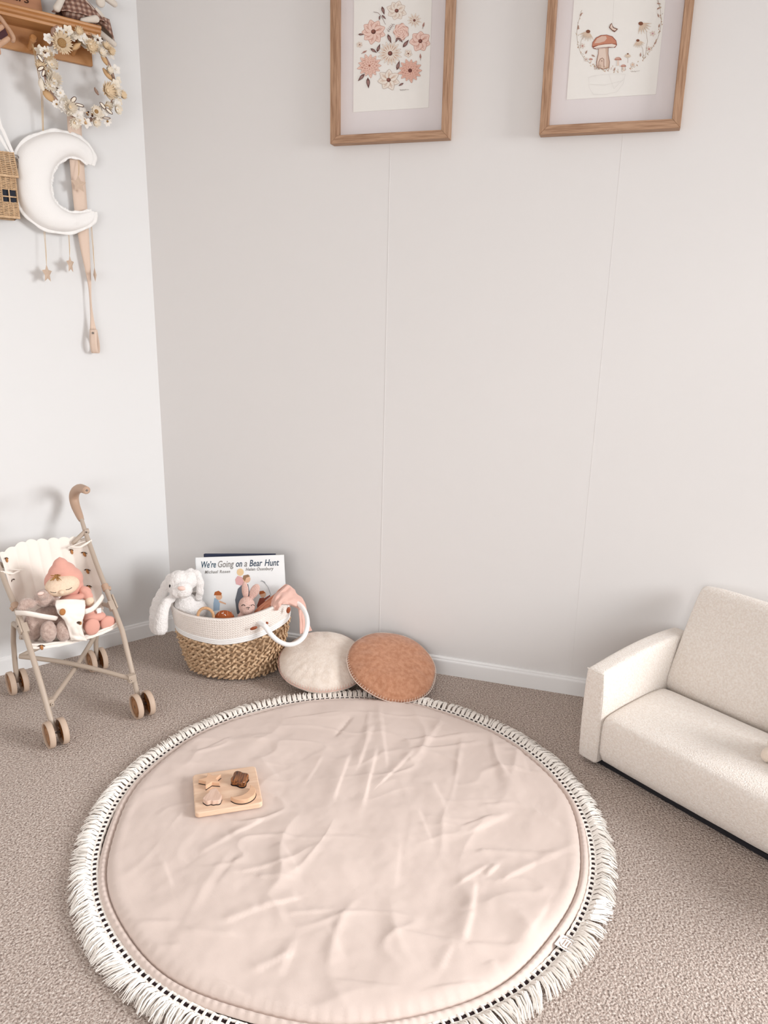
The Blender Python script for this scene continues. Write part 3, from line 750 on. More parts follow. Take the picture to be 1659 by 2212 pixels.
# safety harness: waist belts and padded crotch piece
mb = MB()
hA = [stv(35, 1324, .0), stv(58, 1325, .035), stv(90, 1331, .05), stv(122, 1336, .045)]
hB = [stv(183, 1322, .045), stv(200, 1315, .04), stv(214, 1300, .02), stv(222, 1288, -.01)]
for P in (hA, hB): mb.tube(cr(P, 6), .0085, 8, flat=.28, hint=E2)
def bib(a, b):
    rows = [(121, 183, 1297, .030), (119, 184, 1308, .046), (125, 183, 1325, .058), (140, 178, 1340, .060), (146, 176, 1356, .058), (150, 181, 1372, .052), (154, 188, 1384, .044)]
    x = b * (len(rows) - 1); i = min(int(x), len(rows) - 2); k = x - i
    l, r, y, v = [rows[i][j] + (rows[i + 1][j] - rows[i][j]) * k for j in range(4)]
    X = l + (r - l) * a; bul = 4 * a * (1 - a)
    wr = .004 * noise.noise(Vector((a * 3, b * 9, 4))) * (1.5 if b > .4 else .5)
    return stv(X, y - 2.5 * bul * (1 - b), v + .008 * bul + wr)
mb.grid(bib, 24, 34)
for px, py, v in ((135, 1322, .068), ): 
    c = stv(px, py, v); mb.ell(c, (.0085, .003, .0105), (0, 0, SA), 1, 12, 8)
c = stv(171, 1345, .071); mb.ell(c, (.006, .003, .003), (0, .4, SA), 2, 8, 5); mb.ell(c + E1 * .004 - Vector((0, 0, .003)), (.003, .0025, .005), (0, 0, SA), 1, 8, 5)
mb.build('harness', [M_seatcloth, M_brown_print, M_darkleaf], stro, angle=180, mods=(solid(.003),))

# ---- grey plush rabbit in the seat
PXM = 1 / 640.0
def ellp(mb, x, y, v, rx, ry, rz=None, mi=0, rot=0):      # ellipsoid facing the stroller's front
    mb.ell(stv(x, y, v), (rx * PXM, (rz if rz else min(rx, ry)) * PXM, ry * PXM), Matrix.Rotation(SA, 3, 'Z') @ Matrix.Rotation(rot, 3, 'Y'), mi, 20, 12)
base = T(-.08, -.0, .27)
gr = thing('plush_rabbit', 'taupe plush rabbit slumped on the left side of the doll stroller seat', 'soft toy', base)
mb = MB(); ellp(mb, 103, 1338, -.025, 33, 31, 26); ellp(mb, 72, 1352, -.02, 18, 34, 18); ellp(mb, 128, 1350, -.01, 22, 20, 20)
ellp(mb, 95, 1292, -.015, 20, 19, 20); ellp(mb, 92, 1286, .008, 12, 10, 10)
ellp(mb, 60, 1304, .0, 18, 12, 10, rot=.3); ellp(mb, 118, 1297, -.015, 10, 12, 8); ellp(mb, 50, 1312, -.0, 12, 9, 9); ellp(mb, 135, 1318, .01, 12, 8, 8)
mb.build('body', M_fur_grey, gr, mods=(fuse(.0028, 4, .003, .008),))
for x, y in ((105, 1366), (137, 1365)):
    mb = MB(); ellp(mb, x, y - 2, .035, 16.5, 24, 14); ellp(mb, x - 2, y + 3, .01, 14, 14, 26); mb.build('foot', M_fur_grey, gr, mods=(fuse(.0028, 4, .0022, .008),))
mb = MB(); ellp(mb, 88, 1282, .024, 6.5, 3.6, 3); mb.build('nose', M_pinklight, gr)
# ---- pink doll
dl = thing('rag_doll', 'rag doll in pink pixie hat and pink romper on the stroller seat', 'doll', T(.03, 0, .27))
mb = MB(); ellp(mb, 135, 1264, -.016, 36, 23, 25); ellp(mb, 134, 1271, -.010, 33, 16, 22)
mb.build('head', M_skin, dl, mods=(fuse(.0025, 8),))
mb = MB()
ellp(mb, 138, 1253, -.047, 41, 32, 29); ellp(mb, 149, 1264, -.047, 31, 25, 26, rot=.3); ellp(mb, 135, 1238, -.042, 30, 26, 24); ellp(mb, 131, 1224, -.040, 17, 20, 15)
mb.limb(stv(130, 1226, -.038), .016, stv(129, 1207, -.042), .0065)
mb.build('hat', M_pink, dl, mods=(fuse(.0028, 5),))
mb = MB()
rr = random.Random(5)
for i in range(26):
    a = stv(122 + rr.uniform(-3, 3), 1243 + rr.uniform(-2, 2), .012); b = stv(121 + rr.uniform(-13, 12), 1248 + rr.uniform(-6, 8), .022); mb.tube([a, a.lerp(b, .5) + E2 * .004, b], [.0022, .0018, .0006], 5)
mb.build('hair_tuft', M_hair, dl)
mb = MB(); ellp(mb, 133, 1279, .024, 5.5, 5, 6); mb.build('nose', M_skin, dl)
for cx_, cy_, sl_ in ((115, 1280.5, .5), (149, 1273, -1.5)):
    mb = MB(); pts = [stv(cx_ + t * 6.5, cy_ + sl_ * t * 1.6 - 1.6 * t * t, .0255 + (0.0 if cx_ < 130 else -.000) - .006 * (abs(t * 6.5 + cx_ - 135) / 30) ** 2) for t in np.linspace(-1, 1, 9)]
    mb.tube(pts, .0009, 5); mb.build('closed_eye', M_black, dl)
mb = MB(); ellp(mb, 150, 1312, -.03, 28, 32, 20); ellp(mb, 158, 1292, -.01, 24, 8, 12); ellp(mb, 184, 1276, -.015, 14, 10, 12, rot=.5); ellp(mb, 190, 1288, -.005, 11, 11, 11)
ellp(mb, 190, 1325, -.01, 18, 18, 16); ellp(mb, 196, 1336, .01, 17, 13, 14); ellp(mb, 212, 1332, .01, 17, 10, 12)
mb.build('romper', M_pink, dl, mods=(fuse(.0028, 4, .0015, .02),))
mb = MB(); ellp(mb, 193, 1299, .006, 10.5, 11, 9); mb.build('hand', M_skin, dl)
for x, y, a, b, v in ((199, 1354, 17.5, 20, .035), (233, 1346, 18, 17, .02)):
    mb = MB(); ellp(mb, x, y, v, a, b, 8); ellp(mb, x - 4, y - 3, v - .018, a * .9, b * .8, 18); mb.build('foot', M_pink, dl, mods=(fuse(.0028, 4),))
mb = MB(); c = stv(214, 1319, .02); mb.box(c, (.014, .0012, .018), 0, Matrix.Rotation(SA, 3, 'Z')); lb = mb.build('sewn_label', M_white_cloth, dl)

# ------------------------------------------------------------ basket
BC = Vector((-.575, 2.655, 0)); BP = R(-9)
BX = Vector((math.cos(BP), math.sin(BP), 0)); BY = Vector((-BX.y, BX.x, 0))
bk = thing('storage_basket', 'oval seagrass basket with white cotton rope top and looped handle', 'basket', BC, BP)
def rimz(th): c = math.cos(th); return .262 + .050 * max(0, c) ** 1.6 - .004 * max(0, -c) - .006 * max(0, -math.sin(th))
def bsurf(th, t, off=0):
    a = .168 + (.232 - .168) * t ** .85 + .004 * math.sin(PI * t); b = .118 + (.152 - .118) * t ** .8
    if t > .75: b -= .006 * (t - .75) * 4 * max(0, -math.sin(th))
    k = (min(1, t * 14 + .55) if t < .03 else 1)
    z = t * rimz(th)
    p = BC + BX * (a * k + off) * math.cos(th) + BY * (b * k + off) * math.sin(th) + Vector((0, 0, z + .006))
    return p
def tbd(th): c = math.cos(th); return .60 + .10 * max(0, c) + .05 * max(0, math.cos(th + 2.6))
mb = MB(); mb.grid(lambda a, b: bsurf(2 * PI * a, b * tbd(2 * PI * a), -.006), 80, 20, closed=True)
mb.poly([bsurf(2 * PI * i / 80, .0, -.006) for i in range(80)][::-1])
NB_ = 7
for r_ in range(NB_):
    n = 46
    for i in range(n):
        for sg in (0, 1):
            th = 2 * PI * (i + .5 * sg + rnd.uniform(-.06, .06)) / n; t = (r_ + .30 + .42 * sg) / NB_ * tbd(th)
            c = bsurf(th, t, .001 + rnd.uniform(-.001, .0015)); tx = (bsurf(th + .01, t) - c).normalized(); tz = (bsurf(th, t + .01) - bsurf(th, t)).normalized(); nn = tx.cross(tz).normalized()
            tz = nn.cross(tx); a = (.5 if sg else -.5) + rnd.uniform(-.07, .07)
            d = tx * math.cos(a) + tz * math.sin(a); e = nn.cross(d)
            mb.ell(c + nn * .001, (.0160, .0062, .0042), Matrix((d + nn * (.12 * (1 if i % 2 else -1)), e, nn)).transposed(), 0, 8, 6)
for i in range(40):   # loose fibres
    th = rnd.uniform(PI, 2 * PI); t = rnd.uniform(.03, .95) * tbd(th); a = bsurf(th, t, .004); b = a + Vector((rnd.uniform(-.012, .012), rnd.uniform(-.006, 0), rnd.uniform(-.012, .008)))
    mb.tube([a, b], [.0009, .0004], 4)
mb.build('seagrass_body', M_grass, bk)
mb = MB(); NRW = 11
mb.grid(lambda a, b: bsurf(2 * PI * a, tbd(2 * PI * a) + (1 - tbd(2 * PI * a)) * b, -.004), 90, 10, closed=True)
mb.grid(lambda a, b: bsurf(2 * PI * a, .02 + .98 * b, -.010), 60, 10, closed=True)
for r_ in range(NRW):
    pts = []
    for i in range(150):
        th = 2 * PI * i / 150; tb_ = tbd(th); t = tb_ + (1 - tb_) * (r_ + .5) / NRW
        pts.append(bsurf(th, t, .0))
    mb.tube(pts, .0062, 8, closed=True)
    n = 150
    for i in range(n):
        for sg in (0, 1):
            th = 2 * PI * (i + .5 * sg) / n
            if math.sin(th) > .35: continue
            tb_ = tbd(th); t = tb_ + (1 - tb_) * (r_ + .36 + .28 * sg) / NRW
            c = bsurf(th, t, .0052); tx = (bsurf(th + .01, t) - bsurf(th, t)).normalized(); tz = (bsurf(th, t + .01) - bsurf(th, t)).normalized(); nn = tx.cross(tz).normalized(); tz = nn.cross(tx)
            a = .7 if sg else -.7; d = tx * math.cos(a) + tz * math.sin(a)
            mb.ell(c, (.0042, .0017, .0018), Matrix((d, nn.cross(d), nn)).transposed(), 0, 6, 4)
mb.build('rope_rim', M_rope, bk)
mb = MB()      # white band where rope meets the seagrass
for q in (.0, .05, .10):
    mb.tube([bsurf(2 * PI * i / 120, tbd(2 * PI * i / 120) + q * .55 - .005, .003) for i in range(120)], .0052, 8, closed=True)
mb.build('white_band', M_rope_white, bk)
# handle loop and toggles at the right end
HY = 2.47
Hn = Vector((.25, -1, 0)).normalized()
def hp(x, y, Y): return aty(x, y, Y)
hpts = [hp(558, 1342, 2.525), hp(572, 1352, 2.50), hp(585, 1370, 2.485), hp(602, 1385, 2.475), hp(622, 1392.5, 2.47), hp(642, 1388, 2.475), hp(657, 1374, 2.49), hp(664, 1352, 2.52), hp(662, 1330, 2.56), hp(653, 1312, 2.60), hp(640, 1302, 2.625), hp(627, 1303, 2.615), hp(617, 1309, 2.59)]
H = cr(hpts, 5); n = len(H)
mb = MB(); mb.tube(H, [.0085 + .0025 * (abs(i / n - .5) * 2) ** 4 for i in range(n)], 10); mb.build('handle', M_rope_white, bk)
for x, y, Y, rx, ry, ro in ((548, 1357, 2.505, .0145, .006, -.35), (577, 1345.5, 2.50, .005, .0045, .8), (623, 1318, 2.565, .0075, .013, .25)):
    mb = MB(); mb.ell(aty(x, y, Y - .012), (rx, .0035, ry), Matrix.Rotation(.0, 3, 'Z') @ Matrix.Rotation(ro, 3, 'Y'), 0, 18, 10); mb.build('leather_toggle', M_leather, bk)

# ---- things in the basket
def ea(mb, x, y, Y, rx, ry, rd=None, rot=0, mi=0, rz=0):
    p = aty(x, y, Y); k = ((p - EYE).dot(FW)) / FPX
    mb.ell(p, (rx * k, (rd if rd else min(rx, ry)) * k, ry * k / .93), Matrix.Rotation(rz, 3, 'Z') @ Matrix.Rotation(rot, 3, 'Y'), mi, 20, 12)
def bkthing(nm, label, cat, p, **k): return thing(nm, label, cat, p, **k)
# books
bd = Vector((1, -.03, 0)).normalized(); bu = Vector((-.045, .18, 1)).normalized()
def bookbox(nm, label, px_tl, px_tr, Y, hgt, th, mcov, mpage, tint):
    tl = aty(*px_tl, Y); tr = aty(*px_tr, Y - .012); x = (tr - tl); w = x.length; x.normalize(); up = Vector((0, .16, 1)); up = (up - x * up.dot(x)).normalized(); nn = x.cross(up).normalized()
    if nn.y > 0: nn = -nn
    root = thing(nm, label, 'book', tl - up * hgt)
    P = lambda a, b, c: tl + x * a - up * b - nn * c
    mb = MB()
    for c0 in (0, th - .0025):
        mb.prism([P(0, 0, c0), P(w, 0, c0), P(w, hgt, c0), P(0, hgt, c0)], -nn * .0025)
    mb.prism([P(0, 0, 0), P(.0025, 0, 0), P(.0025, hgt, 0), P(0, hgt, 0)], -nn * th)
    mb.build('cover', mcov, root, smooth=False)
    mb = MB(); mb.prism([P(.002, .003, .0026), P(w - .004, .003, .0026), P(w - .004, hgt - .003, .0026), P(.002, hgt - .003, .0026)], -nn * (th - .0052)); mb.build('page_block', mpage, root, smooth=False)
    return root, P, w, x, up, nn
b2 = bookbox('picture_book', 'navy blue book with pale page edge standing behind the white picture book', (440, 1197), (594, 1197), 2.748, .26, .016, M_navy, M_grey_cover, None)
bk1, BPt, bw, bx, bup, bnn = bookbox('picture_book', 'large white picture book titled in slanted lettering standing in the basket', (421, 1205), (612.5, 1199), 2.715, .275, .010, M_book, M_page, None)
def text(body, size, O, x, up, nn, name, m, parent, shear=.28, align='LEFT', space=1.0, ext=.0003, bold=0.0003, narrow=1.0):
    cu = bpy.data.curves.new(name, 'FONT'); cu.body = body; cu.size = size; cu.shear = shear; cu.align_x = align; cu.extrude = ext; cu.space_character = space; cu.offset = bold; cu.resolution_u = 3
    tmp = bpy.data.objects.new('t', cu); COL.objects.link(tmp); bpy.context.view_layer.update()
    me = bpy.data.meshes.new_from_object(tmp.evaluated_get(bpy.context.evaluated_depsgraph_get())); bpy.data.objects.remove(tmp)
    xs = [v.co.x for v in me.vertices]
    M = Matrix((x, up, nn)).transposed().to_4x4(); M.translation = O
    A = wm(parent).inverted() @ M
    for v in me.vertices: v.co = A @ Vector((v.co.x * narrow, v.co.y, v.co.z))
    me.name = name; me.materials.clear(); me.materials.append(m)
    for p in me.polygons: p.material_index = 0
    o = bpy.data.objects.new(name, me); COL.objects.link(o); o.parent = parent; return o, max(xs) - min(xs)
M_t1 = mat('title_ink_dark', rgb(52, 70, 90), .7); M_t2 = mat('title_ink_grey', rgb(140, 136, 132), .7); M_t3 = mat('title_ink_teal', rgb(40, 76, 96), .7)
k_ = bw / .342
xx = .020 * k_
for wd_, m_, wdth in (('We’re', M_t3, .056), ('Going', M_t2, .062), ('on', M_t1, .024), ('a', M_t2, .0115), ('Bear', M_t1, .050), ('Hunt', M_t1, .056)):
    o_, w0 = text(wd_, .036 * k_, BPt(xx, .0395 * k_, -.0004), bx, bup, bnn, 'title_lettering', m_, bk1, narrow=1.0)
    f = wdth * k_ / w0; MM = wm(bk1).inverted(); a0 = MM @ BPt(xx, .0395 * k_, -.0004); bxl = MM.to_3x3() @ bx
    for v in o_.data.vertices: v.co = v.co + bxl * ((v.co - a0).dot(bxl) * (f - 1))
    xx += (wdth + .0085) * k_
text('Michael Rosen', .0165 * k_, BPt(.034 * k_, .062 * k_, -.0004), bx, bup, bnn, 'author_lettering', M_t2, bk1, space=1.18, narrow=.86)
text('Helen Oxenbury', .0165 * k_, BPt(.193 * k_, .0560 * k_, -.0004), bx, bup, bnn, 'author_lettering', M_t2, bk1, space=1.1, narrow=.86)
# plain stand-in illustration: peg figures and a twig
mi_ = [mat('print_hair', rgb(186, 104, 56), .8), mat('print_skin', rgb(238, 194, 162), .8), mat('print_blue', rgb(176, 200, 222), .8), mat('print_pink', rgb(226, 176, 176), .8), mat('print_brownhair', rgb(160, 126, 96), .8), mat('print_grey', rgb(104, 108, 116), .8), mat('print_rustcoat', rgb(160, 88, 72), .8), mat('print_blond', rgb(238, 206, 160), .8)]
mb = MB(); lay = [0]
def pp(x, y):      # photo point on the cover plane
    lay[0] += 0; return onplane(x, y, BPt(0, 0, -.0004 - lay[0] * .00008), bnn)
def blobp(x, y, rx, ry, mi, rot=0, n=18):
    lay[0] += 1; c, s = math.cos(rot), math.sin(rot)
    mb.poly([pp(x + rx * math.cos(2 * PI * i / n) * c - ry * math.sin(2 * PI * i / n) * s, y + rx * math.cos(2 * PI * i / n) * s + ry * math.sin(2 * PI * i / n) * c) for i in range(n)], mi)
def polyp(pts, mi): lay[0] += 1; mb.poly([pp(*p) for p in pts], mi)
polyp([(463, 1292), (470, 1293), (475, 1304), (474, 1318), (461, 1320), (461, 1304)], 2); blobp(473, 1289, 7, 7, 1); polyp([(462, 1286), (464, 1279), (472, 1276), (479, 1281), (478, 1286), (470, 1286)], 0)
polyp([(474, 1297), (488, 1303), (488, 1306), (473, 1301)], 1)
blobp(519, 1236, 7.5, 8, 7); polyp([(513, 1244), (522, 1246), (530, 1258), (520, 1265), (510, 1262), (508, 1252)], 3); blobp(533, 1251, 8, 8, 1); polyp([(524, 1250), (526, 1243), (536, 1241), (540, 1245), (532, 1248), (529, 1256)], 4)
polyp([(524, 1262), (536, 1262), (541, 1290), (536, 1326), (512, 1326), (508, 1296), (514, 1272)], 5)
blobp(568, 1284, 6.5, 7, 1); polyp([(560, 1284), (561, 1277), (569, 1276), (573, 1281), (566, 1283)], 0); polyp([(561, 1292), (570, 1291), (573, 1300), (571, 1312), (557, 1318), (555, 1308)], 6); polyp([(570, 1293), (583, 1285), (584, 1288), (571, 1298)], 6)
lay[0] += 1; mb.tube([pp(585, 1285), pp(579, 1268), pp(573, 1260), pp(565, 1253)], .0006, 4, 5); mb.tube([pp(573, 1260), pp(571, 1256), pp(563, 1256)], .0005, 4, 5)
mb.build('cover_illustration', mi_, bk1, smooth=False)
# white plush rabbit hanging over the left rim
wr_ = thing('plush_rabbit', 'white fluffy lop-eared plush rabbit leaning over the left rim of the basket', 'soft toy', aty(400, 1330, 2.62))
mb = MB(); ea(mb, 388, 1262, 2.62, 28, 29, 26); ea(mb, 396, 1274, 2.585, 20, 18, 18); ea(mb, 384, 1276, 2.585, 17, 15, 16); ea(mb, 404, 1312, 2.64, 27, 30, 24); ea(mb, 424, 1318, 2.65, 24, 26, 20); ea(mb, 408, 1252, 2.63, 20, 20, 20)
a1 = [(372, 1292, 2.60), (360, 1300, 2.585), (352, 1320, 2.57), (348, 1340, 2.565), (347, 1357, 2.565)]
for (x, y, Y), (x2, y2, Y2), r0, r1 in zip(a1, a1[1:], (9, 10.5, 13, 15), (10.5, 13, 15, 16)):
    mb.limb(aty(x, y, Y), r0 / 590, aty(x2, y2, Y2), r1 / 590)
mb.build('body', M_fur_white, wr_, mods=(fuse(.0036, 5, .006, .010),))
def ear(pts, nm='ear'):
    mb = MB()
    for (x, y, Y, rx, ry, ro) in pts: ea(mb, x, y, Y, rx, ry, 5.5, ro)
    return mb.build(nm, M_fur_white, wr_, mods=(fuse(.0036, 6, .005, .010),))
ear([(366, 1252, 2.635, 10, 14, .3), (358, 1268, 2.63, 12, 16, .3), (349, 1286, 2.625, 13, 18, .35), (341, 1304, 2.62, 14, 19, .25), (336, 1322, 2.615, 14, 20, .1), (333, 1340, 2.61, 12, 18, 0), (333, 1354, 2.61, 11, 15, -.1), (337, 1360, 2.61, 10, 12, -.1)])
ear([(412, 1236, 2.64, 11, 9, 0), (424, 1242, 2.635, 12, 12, -.3), (431, 1258, 2.625, 10, 16, -.1), (432, 1276, 2.625, 9, 14, 0), (430, 1288, 2.63, 8, 12, .1)])
mb = MB(); ea(mb, 392, 1271, 2.556, 8.5, 4.5, 4, .1); mb.build('nose', M_pinklight, wr_)
mb = MB(); ea(mb, 368, 1266, 2.585, 3, 4, 3); mb.build('eye', M_black, wr_)
# crochet rabbit
cb = thing('crochet_rabbit', 'pink crochet rabbit with closed eyes sitting in the basket', 'soft toy', aty(534, 1345, 2.58))
mb = MB(); ea(mb, 533, 1309, 2.565, 18, 20, 16); ea(mb, 534, 1338, 2.57, 18, 18, 14); ea(mb, 519, 1332, 2.56, 6, 12, 6, .4); mb.build('body', M_crochet, cb, mods=(fuse(.0022, 4),))
mb = MB(); ea(mb, 529.5, 1275, 2.58, 7.5, 18, 4.5, -.05); e_ = mb.build('ear', M_crochet, cb)
mb = MB(); ea(mb, 550, 1277, 2.58, 10, 17, 4.5, .45); ea(mb, 543, 1290, 2.58, 6, 9, 4, .5); mb.build('ear', M_crochet, cb, mods=(fuse(.0022, 4),))
k2 = lambda x, y, d: aty(x, y, 2.565 - d)
mb = MB()
for cx_, sx in ((525.5, 1), (546, 1)): mb.tube([k2(cx_ + t * 4, 1309 - 3 * (1 - t * t), .0272 - .004 * (abs(cx_ + t * 4 - 534) / 14) ** 2 ) for t in np.linspace(-1, 1, 8)], .0011, 5)
mb.tube([k2(532.5, 1312, .030), k2(540, 1312.5, .030)], .0010, 5); mb.tube([k2(536.3, 1312, .030), k2(536.2, 1317, .030)], .001, 5)
mb.build('face_stitching', M_black, cb)
# wooden ring rattle
rg = thing('teething_ring', 'wrapped rattan ring upright at the front left of the basket', 'toy', aty(444, 1334, 2.53))
mb = MB(); c0 = aty(444.5, 1331, 2.545); rads = .0285
mb.tube([c0 + Vector((rads * math.cos(t), 0, rads * 1.12 * math.sin(t))) for t in np.linspace(0, 2 * PI, 49)[:-1]], .0052, 10, closed=True); mb.build('ring', M_rattan, rg)
mb = MB()
for t in np.linspace(0, 2 * PI, 73)[:-1]:
    c = c0 + Vector((rads * math.cos(t), 0, rads * 1.12 * math.sin(t))); d = Vector((math.cos(t), 0, math.sin(t)))
    mb.tube([c + d * .0053 * math.cos(a) + Vector((0, 1, 0)) * .0053 * math.sin(a) for a in np.linspace(0, 2 * PI, 9)[:-1]], .0006, 4, closed=True)
mb.build('wrapping', M_rattan, rg)
# rust toy dome with stitched ribs
rd = thing('felt_toy', 'rust brown stitched felt toy beside the crochet rabbit in the basket', 'toy', aty(485, 1342, 2.55))
mb = MB(); ea(mb, 485, 1338, 2.56, 22, 19, 16); mb.build('body', M_rust, rd)
mb = MB()
for x in (475, 483, 491, 499):
    mb.tube([aty(x + (x - 487) * .10 * i, 1320 + i * 3.2, 2.548 - .008 * i) for i in range(4)], .0008, 4)
mb.tube([aty(479, 1325, 2.53), aty(483, 1324, 2.53)], .0013, 4, 1); mb.tube([aty(485, 1327, 2.53), aty(488, 1330, 2.53)], .0013, 4, 1)
mb.build('stitching', [M_muslin_brown, M_white_cloth], rd)
# muslin cloths: control nets of (photo x, photo y, distance y)
def cloth(nm, label, net, m, cat='cloth', wob=.004, seed=1, th=.0022, parent=None):
    G = [[aty(*p) for p in row] for row in net]; nr_, nc = len(G), len(G[0])
    def cat1(P, t):
        x = t * (len(P) - 1); i = min(int(x), len(P) - 2); k = x - i
        a = P[i - 1] if i > 0 else P[0] * 2 - P[1]; d = P[i + 2] if i + 2 < len(P) else P[-1] * 2 - P[-2]; b, c = P[i], P[i + 1]
        return 0.5 * ((2 * b) + (c - a) * k + (2 * a - 5 * b + 4 * c - d) * k * k + (3 * b - a - 3 * c + d) * k ** 3)
    mb = MB()
    def f(a, b):
        p = cat1([cat1(row, a) for row in G], b)
        return p + Vector((0, -1, .3)) * (wob * math.sin(a * 21 + seed + 5 * b) * .5 + wob * noise.noise(Vector((a * 5 + seed, b * 5, 0))) * 1.5)
    mb.grid(f, 60, 50)
    c = G[nr_ // 2][nc // 2]
    o = mb.build(nm, m, parent, loc=None if parent else c, angle=180, mods=(solid(th),))
    if not parent: tag(o, label, cat)
    return o
cloth('muslin_cloth', 'pale pink muslin cloth draped over the right rim of the basket',
      [[(616, 1262, 2.66), (624, 1264, 2.655), (634, 1272, 2.66), (642, 1284, 2.67)],
       [(600, 1276, 2.62), (614, 1274, 2.615), (632, 1280, 2.63), (650, 1290, 2.66)],
       [(588, 1294, 2.58), (605, 1286, 2.575), (630, 1292, 2.60), (657, 1300, 2.66)],
       [(585, 1310, 2.56), (598, 1302, 2.54), (618, 1300, 2.56), (661, 1318, 2.66)],
       [(590, 1318, 2.55), (600, 1318, 2.525), (612, 1304, 2.55), (640, 1312, 2.64)]], M_muslin, wob=.010)
cloth('muslin_cloth', 'terracotta muslin cloth tucked inside the basket behind the crochet rabbit',
      [[(600, 1278, 2.63), (608, 1276, 2.63), (616, 1272, 2.64), (620, 1290, 2.66)],
       [(572, 1300, 2.60), (585, 1296, 2.59), (596, 1298, 2.58), (606, 1306, 2.60)],
       [(552, 1318, 2.58), (566, 1312, 2.57), (580, 1314, 2.57), (596, 1320, 2.59)],
       [(540, 1336, 2.57), (556, 1334, 2.56), (572, 1334, 2.56), (590, 1338, 2.59)]], M_muslin_brown, wob=.005, seed=4)
cloth('printed_blanket', 'pale pink printed blanket hanging behind the basket against the wall', 
      [[(640, 1282, 2.70), (648, 1290, 2.70), (656, 1298, 2.705), (660, 1306, 2.71)],
       [(642, 1305, 2.69), (650, 1308, 2.69), (660, 1314, 2.70), (663, 1322, 2.71)],
       [(646, 1330, 2.68), (652, 1332, 2.685), (660, 1336, 2.69), (667, 1345, 2.70)],
       [(648, 1370, 2.67), (655, 1368, 2.675), (664, 1365, 2.685), (674, 1362, 2.70)]], M_muslin, 'blanket', wob=.002, seed=8)
# ------------------------------------------------------------ framed prints
def frame_art(nm, label, fc, inner, paper, top_h, fw):
    # fc: photo corners of the front face: (bottom-left, bottom-right); real frame depth 22 mm
    OFF = .040
    s0, z0 = onB(*fc[0], OFF); s1, _ = onB(*fc[1], OFF); s1b, z1b = onB(*fc[1], OFF); z0 = (z0 + z1b) / 2
    root = thing(nm, label, 'framed picture', BW((s0 + s1) / 2, z0, 0), R(-17.2), 'oak framed prints on the back wall')
    W_ = s1 - s0; H_ = top_h; S_ = s0; Z_ = z0
    def P(s, z, o): return BW(s, z, o)
    for side in range(4):
        mb = MB()
        o = [(S_, Z_), (S_ + W_, Z_), (S_ + W_, Z_ + H_), (S_, Z_ + H_)]; i_ = [(S_ + fw, Z_ + fw), (S_ + W_ - fw, Z_ + fw), (S_ + W_ - fw, Z_ + H_ - fw), (S_ + fw, Z_ + H_ - fw)]
        a, b = side, (side + 1) % 4
        mb.prism([P(*o[a], .001), P(*o[b], .001), P(*i_[b], .001), P(*i_[a], .001)], NB * (OFF - .001))
        mb.build('frame_rail' if side % 2 == 0 else 'frame_stile', M_frame_oakH if side % 2 == 0 else M_frame_oak, root, mods=(bevel(.0012, 2, 40),))
    mb = MB(); mb.prism([P(S_ + fw * .8, Z_ + fw * .8, .004), P(S_ + W_ - fw * .8, Z_ + fw * .8, .004), P(S_ + W_ - fw * .8, Z_ + H_ - fw * .8, .004), P(S_ + fw * .8, Z_ + H_ - fw * .8, .004)], NB * .003); mb.build('mount_board', M_mount, root, smooth=False)
    ps0, pz0 = onB(*paper[0], .0085); ps1, pz1 = onB(*paper[1], .0085); pz0 = (pz0 + pz1) / 2
    mb = MB(); mb.prism([P(ps0, pz0, .007), P(ps1, pz0, .007), P(ps1, Z_ + H_ - (pz0 - Z_) * .9, .007), P(ps0, Z_ + H_ - (pz0 - Z_) * .9, .007)], NB * .0012); pr_ = mb.build('art_print', M_paper, root, smooth=False)
    return root, pr_
fA, prA = frame_art('framed_print', 'oak framed print of blush pink flowers, the left of two', ((713, 311), (969, 298)), None, ((763, 243.5), (925.7, 231)), .62, .0255)
fB, prB = frame_art('framed_print', 'oak framed print of a red mushroom in a crescent of flowers', ((1164.5, 292), (1470, 275)), None, ((1224, 216), (1417, 202.5)), .62, .0255)
